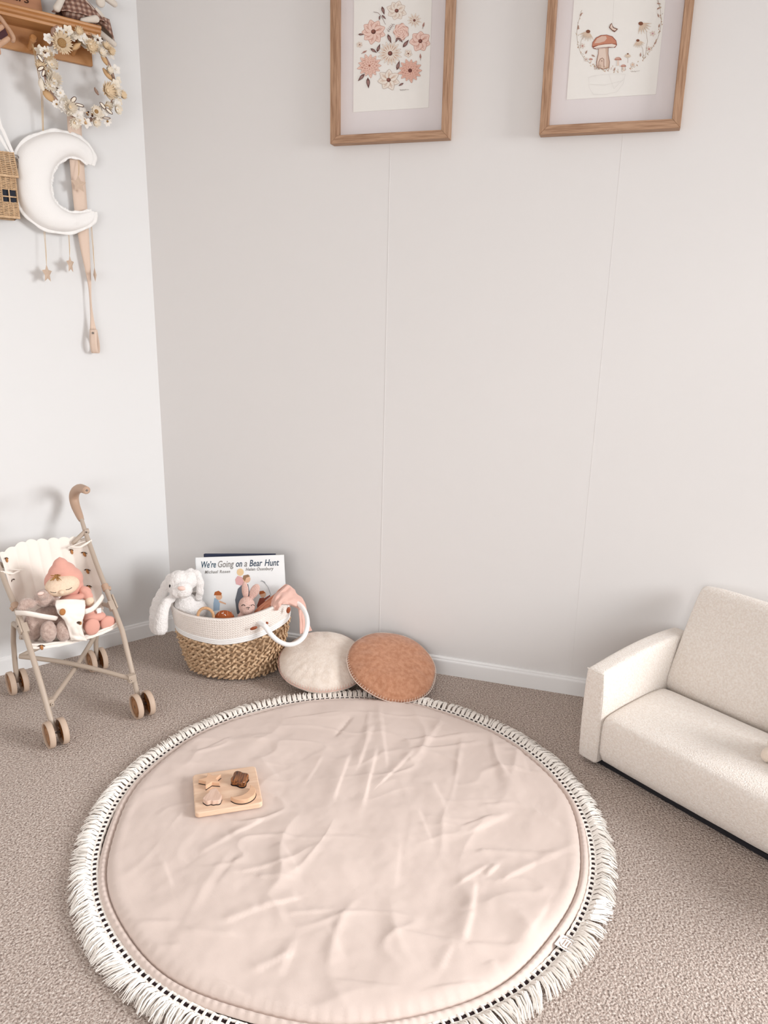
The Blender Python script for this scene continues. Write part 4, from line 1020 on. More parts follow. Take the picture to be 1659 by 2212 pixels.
class Art:
    def __init__(s, off=.0083): s.mb = MB(); s.o = off; s.n = 0; s.mats = []; s.idx = {}
    def m(s, c):
        if c not in s.idx: s.idx[c] = len(s.mats); s.mats.append(mat('ink_%d_%d_%d' % c, rgb(*c), .85))
        return s.idx[c]
    def poly(s, pts, c):
        s.n += 1; o = s.o + s.n * .0000025
        s.mb.poly([pB(x, y, o) for x, y in pts], s.m(c))
    def ellip(s, x, y, rx, ry, c, rot=0, n=12):
        ca, sa = math.cos(rot), math.sin(rot)
        s.poly([(x + rx * math.cos(2 * PI * i / n) * ca - ry * math.sin(2 * PI * i / n) * sa, y + rx * math.cos(2 * PI * i / n) * sa + ry * math.sin(2 * PI * i / n) * ca) for i in range(n)], c)
    def line(s, pts, w, c):
        for (x0, y0), (x1, y1) in zip(pts, pts[1:]):
            dx, dy = x1 - x0, y1 - y0; L = math.hypot(dx, dy) or 1; nx, ny = -dy / L * w / 2, dx / L * w / 2
            s.poly([(x0 + nx, y0 + ny), (x1 + nx, y1 + ny), (x1 - nx, y1 - ny), (x0 - nx, y0 - ny)], c)
    def petal(s, x, y, a, r0, r1, w, c, ce, cin):
        ca, sa = math.cos(a), math.sin(a)
        def sh(k, q): 
            pts = []
            for i in range(11):
                t = i / 10; rr = r0 + (r1 - r0) * t; ww = w * (math.sin(PI * min(.97, t ** .75 * .93 + .05))) ** .8
                pts.append((rr, ww * k))
            return pts
        up = sh(1, 0); pts = [(x + r * ca - h * sa, y + r * sa + h * ca) for r, h in up] + [(x + r * ca + h * sa, y + r * sa - h * ca) for r, h in up[::-1]]
        s.poly(pts, ce)
        f = .88; up = [(r0 + (r - r0) * .96, h * f) for r, h in up]; pts = [(x + r * ca - h * sa, y + r * sa + h * ca) for r, h in up] + [(x + r * ca + h * sa, y + r * sa - h * ca) for r, h in up[::-1]]
        s.poly(pts, c)
        for k in (-.35, 0, .35):
            r2 = r0 + (r1 - r0) * (.62 if k else .75); s.line([(x + r0 * ca, y + r0 * sa), (x + r2 * math.cos(a + k * w / r1), y + r2 * math.sin(a + k * w / r1))], max(.5, (r1 - r0) * .045), cin)
    def flower(s, x, y, r, n, w, c, ce, cin, cc, rc=.2, a0=.3, sq=1.0):
        rg = random.Random(int(x * 7 + y))
        for i in range(n):
            a = a0 + 2 * PI * i / n + rg.uniform(-.06, .06); s.petal(x, y, a, r * rc * .5, r * rg.uniform(.9, 1.05), w, c, ce, cin)
        s.ellip(x, y, r * rc, r * rc, cc); s.ellip(x - r * .03, y - r * .03, r * rc * .6, r * rc * .6, tuple(min(255, int(v * 1.35)) for v in cc))
    def leaf(s, x, y, L, a, c=(106, 74, 70)):
        ca, sa = math.cos(a), math.sin(a); ps = [(-1, 0), (-.5, .30), (0, .36), (.5, .22), (1.15, 0), (.5, -.22), (0, -.36), (-.5, -.30)]
        s.poly([(x + (p * ca - q * sa) * L, y + (p * sa + q * ca) * L) for p, q in ps], c)
        s.poly([(x + (p * ca - q * sa) * L * .6, y + (p * sa + q * ca) * L * .6 + .2) for p, q in ps], (164, 130, 124))
        s.line([(x - ca * L, y - sa * L), (x + ca * L, y + sa * L)], .5, c)
    def build(s, parent, nm='painted_artwork'): return s.mb.build(nm, s.mats, parent, smooth=False)
A = Art(); zx = lambda x, y: (690 + x * .1929, y * .1929)
PK, PKE, PKI = (234, 204, 192), (200, 152, 136), (196, 142, 126); CR_, CRE, CRI = (234, 224, 213), (196, 174, 160), (204, 174, 154)
for (x, y, r, n, w, st) in ((865, 120, 118, 8, 44, 0), (1063, 228, 78, 11, 14, 0), (605, 355, 142, 9, 50, 1), (1130, 460, 122, 7, 52, 1), (792, 598, 138, 17, 20, 0), (450, 500, 38, 6, 15, 0), (995, 600, 48, 5, 22, 0), (775, 895, 128, 7, 44, 0)):
    X, Y = zx(x, y); k = .1929; t = (CR_, CRE, CRI) if st == 0 else (PK, PKE, PKI)
    A.flower(X, Y, r * k, n, w * k, *t, (104, 66, 58), .19)
for (x, y, r) in ((560, 735, 135), (1015, 790, 135)):
    X, Y = zx(x, y)
    for q, n, a0 in ((1, 13, 0), (.78, 11, .3), (.55, 9, .1)): 
        rg = random.Random(int(q * 9))
        for i in range(n): A.petal(X, Y, a0 + 2 * PI * i / n, 2, r * .1929 * q * rg.uniform(.92, 1.05), r * .1929 * .21 * q ** .4, (232, 198, 184) if x < 800 else (224, 182, 166), PKE, PKI)
    A.ellip(X, Y, 2.2 if x < 800 else 4.5, 2.2 if x < 800 else 4.5, (166, 104, 84) if x < 800 else (110, 66, 58))
X, Y = zx(915, 355)
for rr, c, n in ((16, PKE, 7), (15, PK, 7), (11.5, PKI, 6), (10.6, PK, 6), (7.4, PKI, 5), (6.6, PK, 5), (3.6, PKI, 5), (2.8, PK, 5)):
    A.poly([(X + rr * (1 + .10 * math.cos(n * t + rr)) * math.cos(t), Y + rr * 1.1 * (1 + .10 * math.cos(n * t + rr)) * math.sin(t)) for t in np.linspace(0, 2 * PI, 30)[:-1]], c)
for (x, y, L, a) in ((712, 115, 9, 1.3), (783, 430, 10, 1.2), (465, 385, 6, 0), (605, 565, 8, .6), (660, 540, 9, -1.2), (965, 490, 10, -.9), (880, 735, 10, -1.3), (470, 865, 10, 2.3), (545, 925, 11, 1.5), (905, 445, 7, .8), (865, 445, 6, 2), (915, 945, 6, 2.6), (720, 190, 6, .8), (672, 200, 5, 1.7)):
    A.leaf(*zx(x, y), L, a, (104, 72, 68) if y > 100 else (150, 110, 100))
for (x, y, a) in ((1165, 278, -1.3), (505, 580, -.5), (1130, 630, -1.6)):
    X, Y = zx(x, y); A.line([(X, Y), (X - 8 * math.cos(a), Y - 9 * math.sin(a))], .7, (120, 90, 84)); A.leaf(X, Y, 5.5, a, (178, 130, 116))
A.line([zx(605, 132), zx(660, 145), zx(700, 195), zx(740, 275)], .8, (130, 100, 94)); 
for t in range(5): A.line([zx(768 + t * 12, 350 - t * 18), zx(775 + t * 14 + 14, 352 - t * 20)], .6, (130, 100, 94)); A.line([zx(768 + t * 12, 350 - t * 18), zx(755 + t * 12, 322 - t * 14)], .6, (130, 100, 94))
A.line([zx(768, 355), zx(826, 268)], .6, (130, 100, 94))
A.line([zx(900 + i * 7, 1008 - 8 * math.sin(i * 2.2) - i * .3) for i in range(11)] + [zx(1003, 1003)], .6, (120, 104, 96))
A.build(prA)
B = Art(); zy = lambda x, y: (1150 + x * .223, y * .223)
GR, GRL, STM = (196, 176, 152), (214, 198, 178), (168, 144, 124)
B.line([zy(790, 0), zy(778, 225)], .5, (214, 208, 204))
arc = [(475, 125), (440, 230), (430, 330), (440, 430), (470, 520), (520, 590), (590, 640), (680, 685), (780, 700), (880, 690), (960, 655), (1040, 600), (1110, 530), (1170, 450), (1215, 370), (1240, 280), (1248, 190), (1240, 100), (1222, 30), (1190, -40)]
rg = random.Random(11)
for i in range(len(arc) - 1):
    for k in range(7 if 4 < i < 13 else 4):
        t = rg.random(); x = arc[i][0] * (1 - t) + arc[i + 1][0] * t + rg.uniform(-14, 14); y = arc[i][1] * (1 - t) + arc[i + 1][1] * t + rg.uniform(-14, 10)
        X, Y = zy(x, y); a = rg.uniform(-2.4, -.7); L = rg.uniform(3, 8)
        if rg.random() < .55: B.line([(X, Y), (X + L * math.cos(a), Y + L * math.sin(a))], .7, rg.choice([STM, GR, (186, 148, 124), (170, 150, 116)]))
        else: B.ellip(X, Y, rg.uniform(1.2, 2.4), rg.uniform(.8, 1.4), rg.choice([GR, GRL, (206, 172, 152), (190, 160, 140)]), a)
for i in range(len(arc) - 1):
    if i < 5 or i > 11: B.line([zy(*arc[i]), zy(*arc[i + 1])], .6, STM)
for (x, y, r, n, c) in ((485, 445, 30, 6, (150, 92, 88)), (1165, 325, 32, 6, (160, 110, 124)), (1130, 475, 34, 6, (160, 92, 84)), (972, 627, 26, 6, (190, 150, 110)), (520, 575, 22, 6, (110, 80, 100))):
    X, Y = zy(x, y); B.flower(X, Y, r * .223, n, 2.0, (232, 222, 212), (204, 186, 174), (206, 180, 166), c, .22)
def cone(x, y, r, d, sp=1):     # drooping daisy
    X, Y = zy(x, y)
    for i in range(7):
        a = d + (i - 3) * .30; B.petal(X, Y, a, 1, r * .223, 1.5, (230, 216, 200), (196, 172, 150), (204, 176, 152))
    B.ellip(X, Y, r * .05, r * .04, (128, 82, 62))
B.line([zy(1100, 280), zy(1115, 400), zy(1090, 560)], .6, STM); B.line([zy(1040, 400), zy(1070, 480), zy(1075, 560)], .6, STM); B.line([zy(500, 340), zy(470, 400), zy(462, 470)], .6, STM); B.line([zy(925, 530), zy(925, 610)], .6, STM)
cone(1050, 228, 105, .9); cone(1022, 392, 72, 1.3); cone(540, 305, 95, 1.9); cone(925, 522, 40, 1.6)
def tulip(x, y, L, a, c): B.leaf(*zy(x, y), L, a, c)
for x, y, a in ((470, 140, -1.1), (445, 265, -1.4), (522, 505, -1.1), (1048, 530, -1.5), (1220, 150, -1.9), (1228, 250, -1.4), (1190, 415, -1), (1222, 80, -.6), (1225, 35, .2), (590, 540, .5), (795, 672, -1.2)): tulip(x, y, 4.6, a, (178, 146, 128))
# mushroom
X0, Y0 = zy(690, 560)
B.poly([zy(*p) for p in ((640, 455), (738, 455), (736, 520), (750, 600), (745, 655), (690, 672), (625, 655), (618, 600), (636, 520))], (150, 112, 96))
B.poly([zy(*p) for p in ((644, 455), (732, 455), (730, 520), (743, 600), (738, 650), (690, 665), (632, 650), (626, 600), (642, 520))], (226, 206, 192))
B.poly([zy(*p) for p in ((706, 455), (732, 455), (730, 520), (743, 600), (738, 650), (715, 655), (716, 560))], (206, 178, 160))
B.poly([zy(*p) for p in ((577, 450), (582, 410), (615, 365), (665, 340), (720, 336), (775, 352), (812, 392), (820, 435), (800, 462), (740, 462), (690, 468), (620, 478), (590, 470))], (150, 86, 70))
B.poly([zy(*p) for p in ((583, 448), (588, 412), (620, 370), (668, 346), (720, 342), (770, 358), (806, 395), (812, 425), (760, 420), (690, 425), (630, 438))], (198, 136, 112))
B.poly([zy(*p) for p in ((600, 420), (628, 372), (672, 350), (712, 350), (722, 372), (700, 400), (650, 416))], (216, 184, 168))
B.poly([zy(*p) for p in ((590, 462), (640, 440), (700, 430), (770, 425), (812, 436), (790, 462), (740, 458), (690, 464), (620, 474))], (236, 226, 216))
B.line([zy(600, 468), zy(650, 462), zy(740, 456), zy(795, 458)], .8, (110, 74, 66))
B.poly([zy(*p) for p in ((640, 655), (640, 600), (655, 568), (680, 558), (696, 575), (696, 655))], (160, 128, 112)); B.poly([zy(*p) for p in ((646, 655), (646, 602), (660, 574), (680, 566), (690, 580), (690, 655))], (218, 194, 178)); B.ellip(*zy(673, 590), 1.2, 1.2, (120, 86, 78))
for i in range(28):
    x = rg.uniform(600, 780); X, Y = zy(x, rg.uniform(640, 680)); B.line([(X, Y), (X + rg.uniform(-2, 2), Y - rg.uniform(3, 8))], .7, rg.choice([(186, 138, 116), (196, 170, 140), STM]))
for x, y, r in ((830, 578, 34), (882, 642, 26), (567, 575, 18)):
    B.poly([zy(x - r * .25, y), zy(x + r * .25, y), zy(x + r * .3, y + r * 1.7), zy(x - r * .3, y + r * 1.7)], (226, 206, 192)); B.poly([zy(x + r * math.cos(t), y + 4 - r * .85 * math.sin(t)) for t in np.linspace(0, PI, 12)], (178, 118, 102)); B.poly([zy(x + r * .7 * math.cos(t) - 3, y - 3 - r * .55 * math.sin(t)) for t in np.linspace(0, PI, 12)], (208, 166, 150))
B.poly([zy(*p) for p in ((742, 268), (755, 235), (770, 222), (778, 250), (790, 265), (830, 280), (810, 300), (795, 312), (770, 295))], (128, 92, 80)); B.poly([zy(*p) for p in ((752, 265), (762, 240), (770, 232), (776, 262), (784, 272), (815, 284), (800, 298), (775, 288))], (224, 204, 190))
B.line([zy(950 + i * 7, 692 - 6 * math.sin(i * 2.4)) for i in range(10)] + [zy(1040, 685)], .5, (150, 136, 126))
FG = (221, 217, 213)      # faint wire drawing low on the sheet
B.line([zy(545, 750), zy(600, 735), zy(700, 720), zy(820, 715), zy(900, 720)], .5, FG); B.line([zy(545, 750), zy(550, 850), zy(590, 915), zy(700, 915), zy(820, 890), zy(880, 810), zy(900, 720)], .5, FG); B.line([zy(560, 815), zy(700, 825), zy(880, 780)], .5, FG); B.line([zy(740, 720), zy(790, 860), zy(890, 760)], .5, FG)
B.build(prB)

# ------------------------------------------------------------ peg shelf on the left wall
bo = .018
sR, zb_ = onL(201, 142, bo); zb_ = (onL(0, 102, bo)[1] + zb_) / 2
fo = .115
sF, zF = onL(219, 53, fo); sF0, zF0 = onL(0, 3, fo); zT = (zF + zF0) / 2
sh = thing('peg_shelf', 'honey pine wall shelf with coat pegs on the left wall', 'shelf', LW(-.45, zb_), R(39.44))
sL = sR - 0.86
def Lb(mb, s0, s1, z0, z1, o0, o1, mi=0):
    mb.prism([LW(s0, z0, o0), LW(s1, z0, o0), LW(s1, z1, o0), LW(s0, z1, o0)], NL * (o1 - o0), mi)
mb = MB(); Lb(mb, sL, sR, zb_, zT - .028, .0008, bo); mb.build('back_board', M_pine, sh, mods=(bevel(.003, 3, 40),))
mb = MB(); pf = [(0.001, -.032), (fo - .016, -.032), (fo - .014, -.024), (fo - .006, -.021), (fo - .004, -.015), (fo - .006, -.012), (fo - .001, -.009), (fo, -.003), (fo - .003, 0), (0.001, 0)]
a_ = [LW(sL - .03, zT + z, o) for o, z in pf]; b_ = [LW(sF, zT + z, o) for o, z in pf]; k = len(pf)
mb.add(a_ + b_, [(i, (i + 1) % k, k + (i + 1) % k, k + i) for i in range(k)] + [tuple(range(k)), tuple(range(k, 2 * k))])
mb.build('shelf_board', M_pine, sh, smooth=False, mods=(bevel(.001, 2, 40),))
pegs = []
for px, py in ((72, 86), (166, 100)):
    s_, z_ = onL(px, py, .065); pegs.append((s_, z_))
pegs.append((pegs[0][0] * 2 - pegs[1][0], pegs[0][1])); pegs.append((pegs[2][0] * 2 - pegs[0][0], pegs[0][1]))
for s_, z_ in pegs:
    mb = MB(); pts = [LW(s_, z_ - .012, bo - .002), LW(s_, z_ - .005, .035), LW(s_, z_ + .001, .055), LW(s_, z_ + .004, .066), LW(s_, z_ + .006, .072)]
    mb.tube(pts, [.0085, .0075, .0085, .0125, .009], 14); mb.build('peg', M_pine, sh)

# milestone plaque leaning on the wall
s1, z1 = onL(88, 20, .03)
pq = thing('milestone_plaque', 'square wooden plaque with burnt cursive writing standing on the pine shelf', 'plaque', LW(s1 - .07, zT), R(39.44))
mb = MB(); lean = lambda s, h: LW(s, zT + .0005 + h, .046 - h * .22)
mb.prism([lean(s1 - .145, 0), lean(s1, 0), lean(s1, .145), lean(s1 - .145, .145)], NL * .004); mb.build('board', M_plaque, pq, smooth=False)
upq = (lean(0, 1) - lean(0, 0)).normalized(); nq = UL.cross(upq).normalized()
text('years', .040, lean(s1 - .128, .034) + NL * .0046, UL, upq, NL, 'burnt_lettering', M_ink, pq, shear=.35, narrow=1.05)
text('two', .055, lean(s1 - .118, .080) + NL * .0046, UL, upq, NL, 'burnt_lettering', M_ink, pq, shear=.35)

# doll sitting on the shelf, mostly above the photo
so_, zo_ = onL(172, 30, .07)
rd2 = thing('rabbit_doll', 'linen doll in brown gingham dress sitting on the right end of the shelf', 'doll', LW(so_, zT), R(39.44))
LR = Matrix((UL, NL, Vector((0, 0, 1)))).transposed()       # local: x along wall, y into room, z up
def lp(x, y, o): return pL(x, y, o)
mb = MB()
def skirt(a, b):
    th = 2 * PI * a; r = .018 + .050 * b ** .8 + .004 * math.sin(th * 12) * b
    return LW(so_ + r * 1.25 * math.cos(th), zT + .078 - .058 * b, .072 + r * .62 * math.sin(th))
mb.grid(skirt, 96, 14, closed=True); mb.ell(LW(so_, zT + .115, .066), (.030, .022, .045), LR)
mb.ell(LW(so_, zT + .030, .07), (.06, .03, .028), LR)
mb.build('dress', M_gingham, rd2, loc=None)
mb = MB()      # hem flare hanging past the shelf end with its lining
fl_ = [(200, 40, .06), (212, 46, .055), (226, 52, .05), (238, 60, .045), (246, 74, .04), (247, 86, .04), (238, 78, .035), (226, 70, .035), (216, 80, .03), (222, 90, .03)]
g1 = [lp(*p) for p in fl_]
mb.grid(lambda a, b: (lp(196, 34, .075).lerp(lp(236, 42, .06), a)).lerp(lp(219 + 0 * a, 52 + 6 * a, .06).lerp(lp(247, 88, .045), a), b) + NL * .012 * math.sin(PI * a), 20, 8, 0)
mb.build('skirt_flare', M_gingham, rd2, mods=(solid(.002),), angle=180)
mb = MB(); mb.ell(lp(228, 72, .035), (.030, .010, .016), LR @ Matrix.Rotation(.75, 3, 'Y'), 0); mb.ell(lp(214, 83, .028), (.016, .008, .010), LR @ Matrix.Rotation(.6, 3, 'Y'), 0); mb.build('skirt_lining', M_grey_leather, rd2)
for nm, a, b, r0, r1 in (('leg', (178, 44, .10), (207, 41, .112), .0075, .0115), ('leg', (205, 62, .045), (246, 95, .045), .0095, .0095), ('arm', (137, -8, .09), (123, 18, .10), .009, .0115), ('arm', (225, -6, .07), (247, 8, .07), .009, .0105)):
    mb = MB(); mb.limb(lp(*a), r0, lp(*b), r1); mb.build(nm, M_doll_linen, rd2)
mb = MB(); mb.ell(LW(so_, zT + .21, .066), (.042, .036, .048), LR); mb.build('head', M_doll_linen, rd2)
for s_ in (-1, 1):
    mb = MB(); mb.limb(LW(so_ + .02 * s_, zT + .24, .06), .012, LW(so_ + .055 * s_, zT + .20, .07), .014); mb.limb(LW(so_ + .055 * s_, zT + .20, .07), .014, LW(so_ + .062 * s_, zT + .13, .08), .017); mb.build('ear', M_doll_linen, rd2)
mb = MB(); mb.tube([lp(180, -6, .10), lp(196, 12, .10), lp(209, 28, .085)], .0012, 5); mb.tube([lp(205, 20, .085), lp(216, 30, .08), lp(228, 46, .06)], .009, 8, flat=.2, hint=NL)
mb.build('shoulder_strap', M_doll_linen, rd2)
mb = MB(); mb.ell(lp(217, 3, .09), (.016, .010, .018), LR); mb.build('pocket_pouch', M_doll_linen, rd2)

# carved toy at the photo's left edge
tx = thing('wooden_toy', 'curved pale wooden toy with maroon panel hanging from shelf peg at the left edge', 'toy', lp(-6, 80, .08))
mb = MB(); Q = cr([lp(-14, 28, .085), lp(0, 38, .09), (lp(12, 54, .09)), lp(22, 68, .088), lp(29, 82, .085), lp(27, 91, .085)], 5); mb.tube(Q, [.0062] * (len(Q) - 2) + [.0055, .004], 8, flat=1.6, hint=NL); mb.build('rim', M_wooden, tx)
mb = MB(); mb.limb(lp(-20, 74, .085), .008, lp(4, 58, .085), .0075); mb.build('slat', M_wooden, tx)
mb = MB(); mb.limb(lp(-12, 104, .085), .009, lp(17, 84, .085), .0075); mb.limb(lp(-6, 100, .085), .008, lp(-2, 114, .085), .006); mb.build('slat', M_wooden, tx)
mb = MB(); mb.prism([lp(-12, 66, .082), lp(10, 61, .082), lp(17, 76, .082), lp(-6, 94, .082)], NL * .004); mb.build('painted_panel', M_maroon, tx)
mb = MB(); mb.tube([lp(-3, 88, .0865), lp(1, 86, .0865), lp(1, 89, .0865)], .0008, 5); mb.build('white_lettering', M_white_cloth, tx)

# ------------------------------------------------------------ dried flower wreath with strap
WO = .080
wc = pL(170, 170, WO); cS, cZ = onL(170, 170, WO)
cS = (onL(88, 160, WO)[0] + onL(256, 190, WO)[0]) / 2; cZ = (onL(150, 68, WO)[1] + onL(225, 272, WO)[1]) / 2
wrh = thing('flower_wreath', 'round wreath of dried cream flowers with a long leather strap hanging from the pegs', 'wreath', LW(cS, cZ, WO))
RW = .113
def WP(t, r=RW, o=WO): return LW(cS + r * math.cos(t), cZ + r * 1.10 * math.sin(t), o)
mb = MB(); mb.tube([WP(2 * PI * i / 60) for i in range(60)], .006, 8, closed=True); mb.build('ring', M_leafp, wrh)
rw = random.Random(21)
def basis(n, spin=0):
    X, Y, Z = frame_of(n, (0, 0, 1)); M = Matrix((X, Y, Z)).transposed(); return M @ Matrix.Rotation(spin, 3, 'Z')
def petalmesh(mb, M, c, a, r0, L, w, cup, mi, n=5):
    ca, sa = math.cos(a), math.sin(a); vs = []
    for j in range(n):
        t = j / (n - 1); r = r0 + L * t; ww = w * math.sin(PI * (t * .86 + .10)) ** .8; h = cup * t * t + .001
        for k in (-1, 0, 1): vs.append(M @ Vector((r * ca - k * ww * sa, r * sa + k * ww * ca, h - (.25 * ww if k == 0 else 0))) + c)
    fs = [(j * 3 + k, j * 3 + k + 1, j * 3 + k + 4, j * 3 + k + 3) for j in range(n - 1) for k in (0, 1)]
    mb.add(vs, fs, mi)
def bloom(nm, c, nrm, R_, n, w, layers, mats_, rc=.3, cup=.3):
    mb = MB(); M = basis(nrm, rw.uniform(0, 6))
    for l in range(layers):
        f = 1 - l * .22
        for i in range(n): petalmesh(mb, M, c, 2 * PI * (i + .5 * l) / n + rw.uniform(-.08, .08), R_ * rc * .6, R_ * (f - rc * .6) * rw.uniform(.9, 1.08), w * f, R_ * (cup + .25 * l), 0)
    mb.ell(c + M @ Vector((0, 0, R_ * .12)), (R_ * rc, R_ * rc, R_ * rc * .5), M, 1, 12, 8)
    return mb.build(nm, mats_, wrh, angle=180)
ins = NL
bloom('sunflower', pL(133, 93, WO + .03), NL + Vector((0, 0, -.1)), .034, 26, .0036, 2, [M_straw, M_centre], .42, .2)
bloom('strawflower', pL(151, 231, WO + .03), NL + Vector((.2, 0, -.2)), .024, 18, .004, 3, [M_petal, M_straw], .22, .3)
bloom('daisy', pL(97, 113, WO + .03), NL + Vector((-.3, 0, 0)), .017, 9, .005, 1, [M_petal_white, M_centre_dark], .26, .2)
bloom('strawflower', pL(208, 241, WO + .03), NL, .020, 16, .004, 2, [M_petal, M_centre], .34, .3)
bloom('strawflower', pL(232, 196, WO + .02), NL + Vector((.4, 0, 0)), .030, 20, .0035, 2, [M_straw, M_straw], .2, .5)
bloom('strawflower', pL(116, 172, WO + .02), NL, .026, 16, .004, 3, [M_petal, M_straw], .2, .4)
bloom('strawflower', pL(197, 102, WO + .02), NL, .024, 16, .0035, 2, [M_straw, M_straw], .2, .5)
nfl = 78
for i in range(nfl):
    t = 2 * PI * i / nfl + rw.uniform(-.06, .06)
    if .15 < t < .62 and rw.random() < .5: continue      # thinner upper right
    r = RW + rw.uniform(-.020, .024); o = WO + rw.uniform(.006, .030); c = WP(t, r, o)
    n = NL * 1.0 + UL * math.cos(t) * rw.uniform(-.2, .7) + Vector((0, 0, 1)) * math.sin(t) * rw.uniform(-.2, .6)
    k = rw.random()
    if k < .42: bloom('hydrangea_floret', c, n, rw.uniform(.014, .020), 5, .0068, 1, [rw.choice([M_petal_white, M_petal, M_petal_white]), M_petal], .16, .1)
    elif k < .62: bloom('daisy', c, n, rw.uniform(.013, .018), 8, .0048, 1, [M_petal_white, rw.choice([M_centre_dark, M_centre, M_straw])], .26, .2)
    elif k < .90: bloom('dried_floret', c, n, rw.uniform(.015, .022), 13, .0034, 2, [rw.choice([M_petal, M_straw]), M_straw], .2, .5)
    else:
        mb = MB(); M = basis(n)
        for q in range(7): mb.ell(c + M @ Vector((rw.uniform(-.011, .011), rw.uniform(-.011, .011), rw.uniform(-.004, .008))), .0034, None, rw.randint(0, 1), 8, 6)
        mb.build('berry_cluster', [M_leafd, M_centre_dark], wrh)
def leafm(px, py, L, w, ang, m, o=.02, nm='leaf'):
    c = pL(px, py, WO + o); d = (UL * math.cos(ang) + Vector((0, 0, 1)) * math.sin(ang) + NL * .15).normalized(); e = NL.cross(d).normalized(); mb = MB()
    mb.grid(lambda a, b: c + d * L * (b - .5) * 2 + e * w * math.sin(PI * (b * .94 + .03)) ** .75 * (a * 2 - 1) + NL * (.004 * math.cos(PI * (a - .5) * 2)), 5, 10)
    return mb.build(nm, m, wrh, angle=180, mods=(solid(.0008),))
leafm(119, 68, .019, .012, 1.2, M_leafp); leafm(91, 182, .020, .011, -1.5, M_petal); leafm(226, 128, .020, .008, -1.1, M_leafd); leafm(233, 160, .022, .009, -.9, M_leafd); leafm(177, 256, .021, .009, -.8, M_leafd)
leafm(105, 205, .024, .014, -.9, M_leafd, .005); leafm(245, 210, .024, .014, -.4, M_petal, .005); leafm(165, 100, .018, .008, .7, M_leafd, .03); leafm(119, 135, .020, .008, -1.3, M_leafd, .0); leafm(209, 197, .012, .005, -1.1, M_leafp, .01)
def outl(px, py, L, w, ang):
    c = pL(px, py, WO + .038); d = (UL * math.cos(ang) + Vector((0, 0, 1)) * math.sin(ang)).normalized(); e = NL.cross(d)
    ps = [c + d * L * math.cos(t) + e * w * math.sin(t) for t in np.linspace(0, 2 * PI, 20)[:-1]]
    mb = MB(); mb.poly(ps, 0); mb.tube(ps, .0011, 5, 1, closed=True); mb.build('edged_petal', [M_petal, M_centre_dark], wrh)
for q in ((87, 126, .012, .005, -.9), (88, 148, .012, .005, .6), (94, 158, .011, .0045, 1.2), (159, 215, .011, .006, .8), (172, 227, .014, .0042, -.1), (230, 255, .013, .003, .1), (222, 228, .012, .005, -.8), (236, 240, .013, .005, -.6)): outl(*q)
# leather strap: left/right edges of the band down the wall, twisting to its loop
M2 = []
edge = [(145, 250, 175, 250, .045), (146, 275, 176, 276, .038), (148, 310, 178, 310, .030), (150, 345, 181, 345, .024), (154, 390, 184, 390, .020), (158, 430, 187, 430, .018), (163, 475, 190, 475, .018), (168, 505, 192, 505, .018), (174, 540, 194, 545, .018), (183, 580, 196, 583, .020), (190, 615, 197, 615, .022), (193, 640, 197, 640, .023), (194.5, 665, 199, 665, .023), (195, 690, 203, 690, .024), (194, 712, 208, 712, .026)]
mb = MB(); L_ = [pL(a, b, o + .004) for a, b, c, d, o in edge]; R_l = [pL(c, d, o + (.0 if b < 500 else .010)) for a, b, c, d, o in edge]
A1, A2 = cr(L_, 4), cr(R_l, 4)
mb.grid(lambda a, b: A1[int(round(b * (len(A1) - 1)))].lerp(A2[int(round(b * (len(A1) - 1)))], a), 4, len(A1))
mb.build('strap', M_strap, wrh, angle=180, mods=(solid(.0022),))
mb = MB(); lc_ = pL(202, 712, .034); ln_ = (NL * .80 - UL * .6).normalized(); wd_ = Vector((0, 0, 1)).cross(ln_).normalized()
if wd_.dot(UL) < 0: wd_ = -wd_
LPT = cr([Vector((.004, 0, 0)), Vector((.008, 0, -.020)), Vector((.013, 0, -.048)), Vector((.008, 0, -.076)), Vector((-.004, 0, -.084)), Vector((-.014, 0, -.074)), Vector((-.016, 0, -.050)), Vector((-.006, 0, -.018)), Vector((-.001, 0, 0))], 5)
mb.grid(lambda a, b: lc_ + ln_ * LPT[int(round(b * (len(LPT) - 1)))].x + Vector((0, 0, LPT[int(round(b * (len(LPT) - 1)))].z)) + wd_ * (a - .5) * .026, 4, len(LPT))
mb.build('strap_loop', M_strap, wrh, angle=180, mods=(solid(.0022),))
mb = MB(); c = lc_ + ln_ * .0085 - Vector((0, 0, .012)); mb.tube([c, c + ln_ * .002], .004, 12); mb.build('snap_button', M_metal, wrh)

# ------------------------------------------------------------ moon cushion
MO = .040
out_px = [(198, 357), (203, 340), (196, 322), (180, 305), (155, 291), (125, 285), (95, 288), (65, 300), (42, 318), (33, 345), (32, 375), (34, 410), (42, 440), (58, 465), (82, 485), (110, 497), (145, 501), (175, 494), (195, 484), (205, 470), (204, 457)]
in_px = [(190, 354), (176, 344), (162, 339), (148, 339), (134, 346), (122, 357), (114, 372), (110, 390), (110, 405), (112, 420), (117, 433), (126, 444), (138, 453), (152, 459), (168, 460), (184, 458), (198, 456)]
def resamp(P, n):
    P = cr([Vector((a, b, 0)) for a, b in P], 6); L = [0]
    for a, b in zip(P, P[1:]): L.append(L[-1] + (b - a).length)
    out = []
    for i in range(n):
        x = L[-1] * i / (n - 1); j = max(0, min(len(L) - 2, next((k for k in range(len(L) - 1) if L[k + 1] >= x - 1e-9), len(L) - 2))); k = (x - L[j]) / max(1e-9, L[j + 1] - L[j]); p = P[j].lerp(P[j + 1], k); out.append((p.x, p.y))
    return out
NS = 70; O_ = [pL(a, b, MO) for a, b in resamp(out_px, NS)]; I_ = [pL(a, b, MO) for a, b in resamp(in_px, NS)]
mc = sum(O_, Vector()) / NS
mo = thing('moon_cushion', 'white crescent moon cushion with ruffled edge and hanging felt stars on the left wall', 'cushion', mc)
mb = MB()
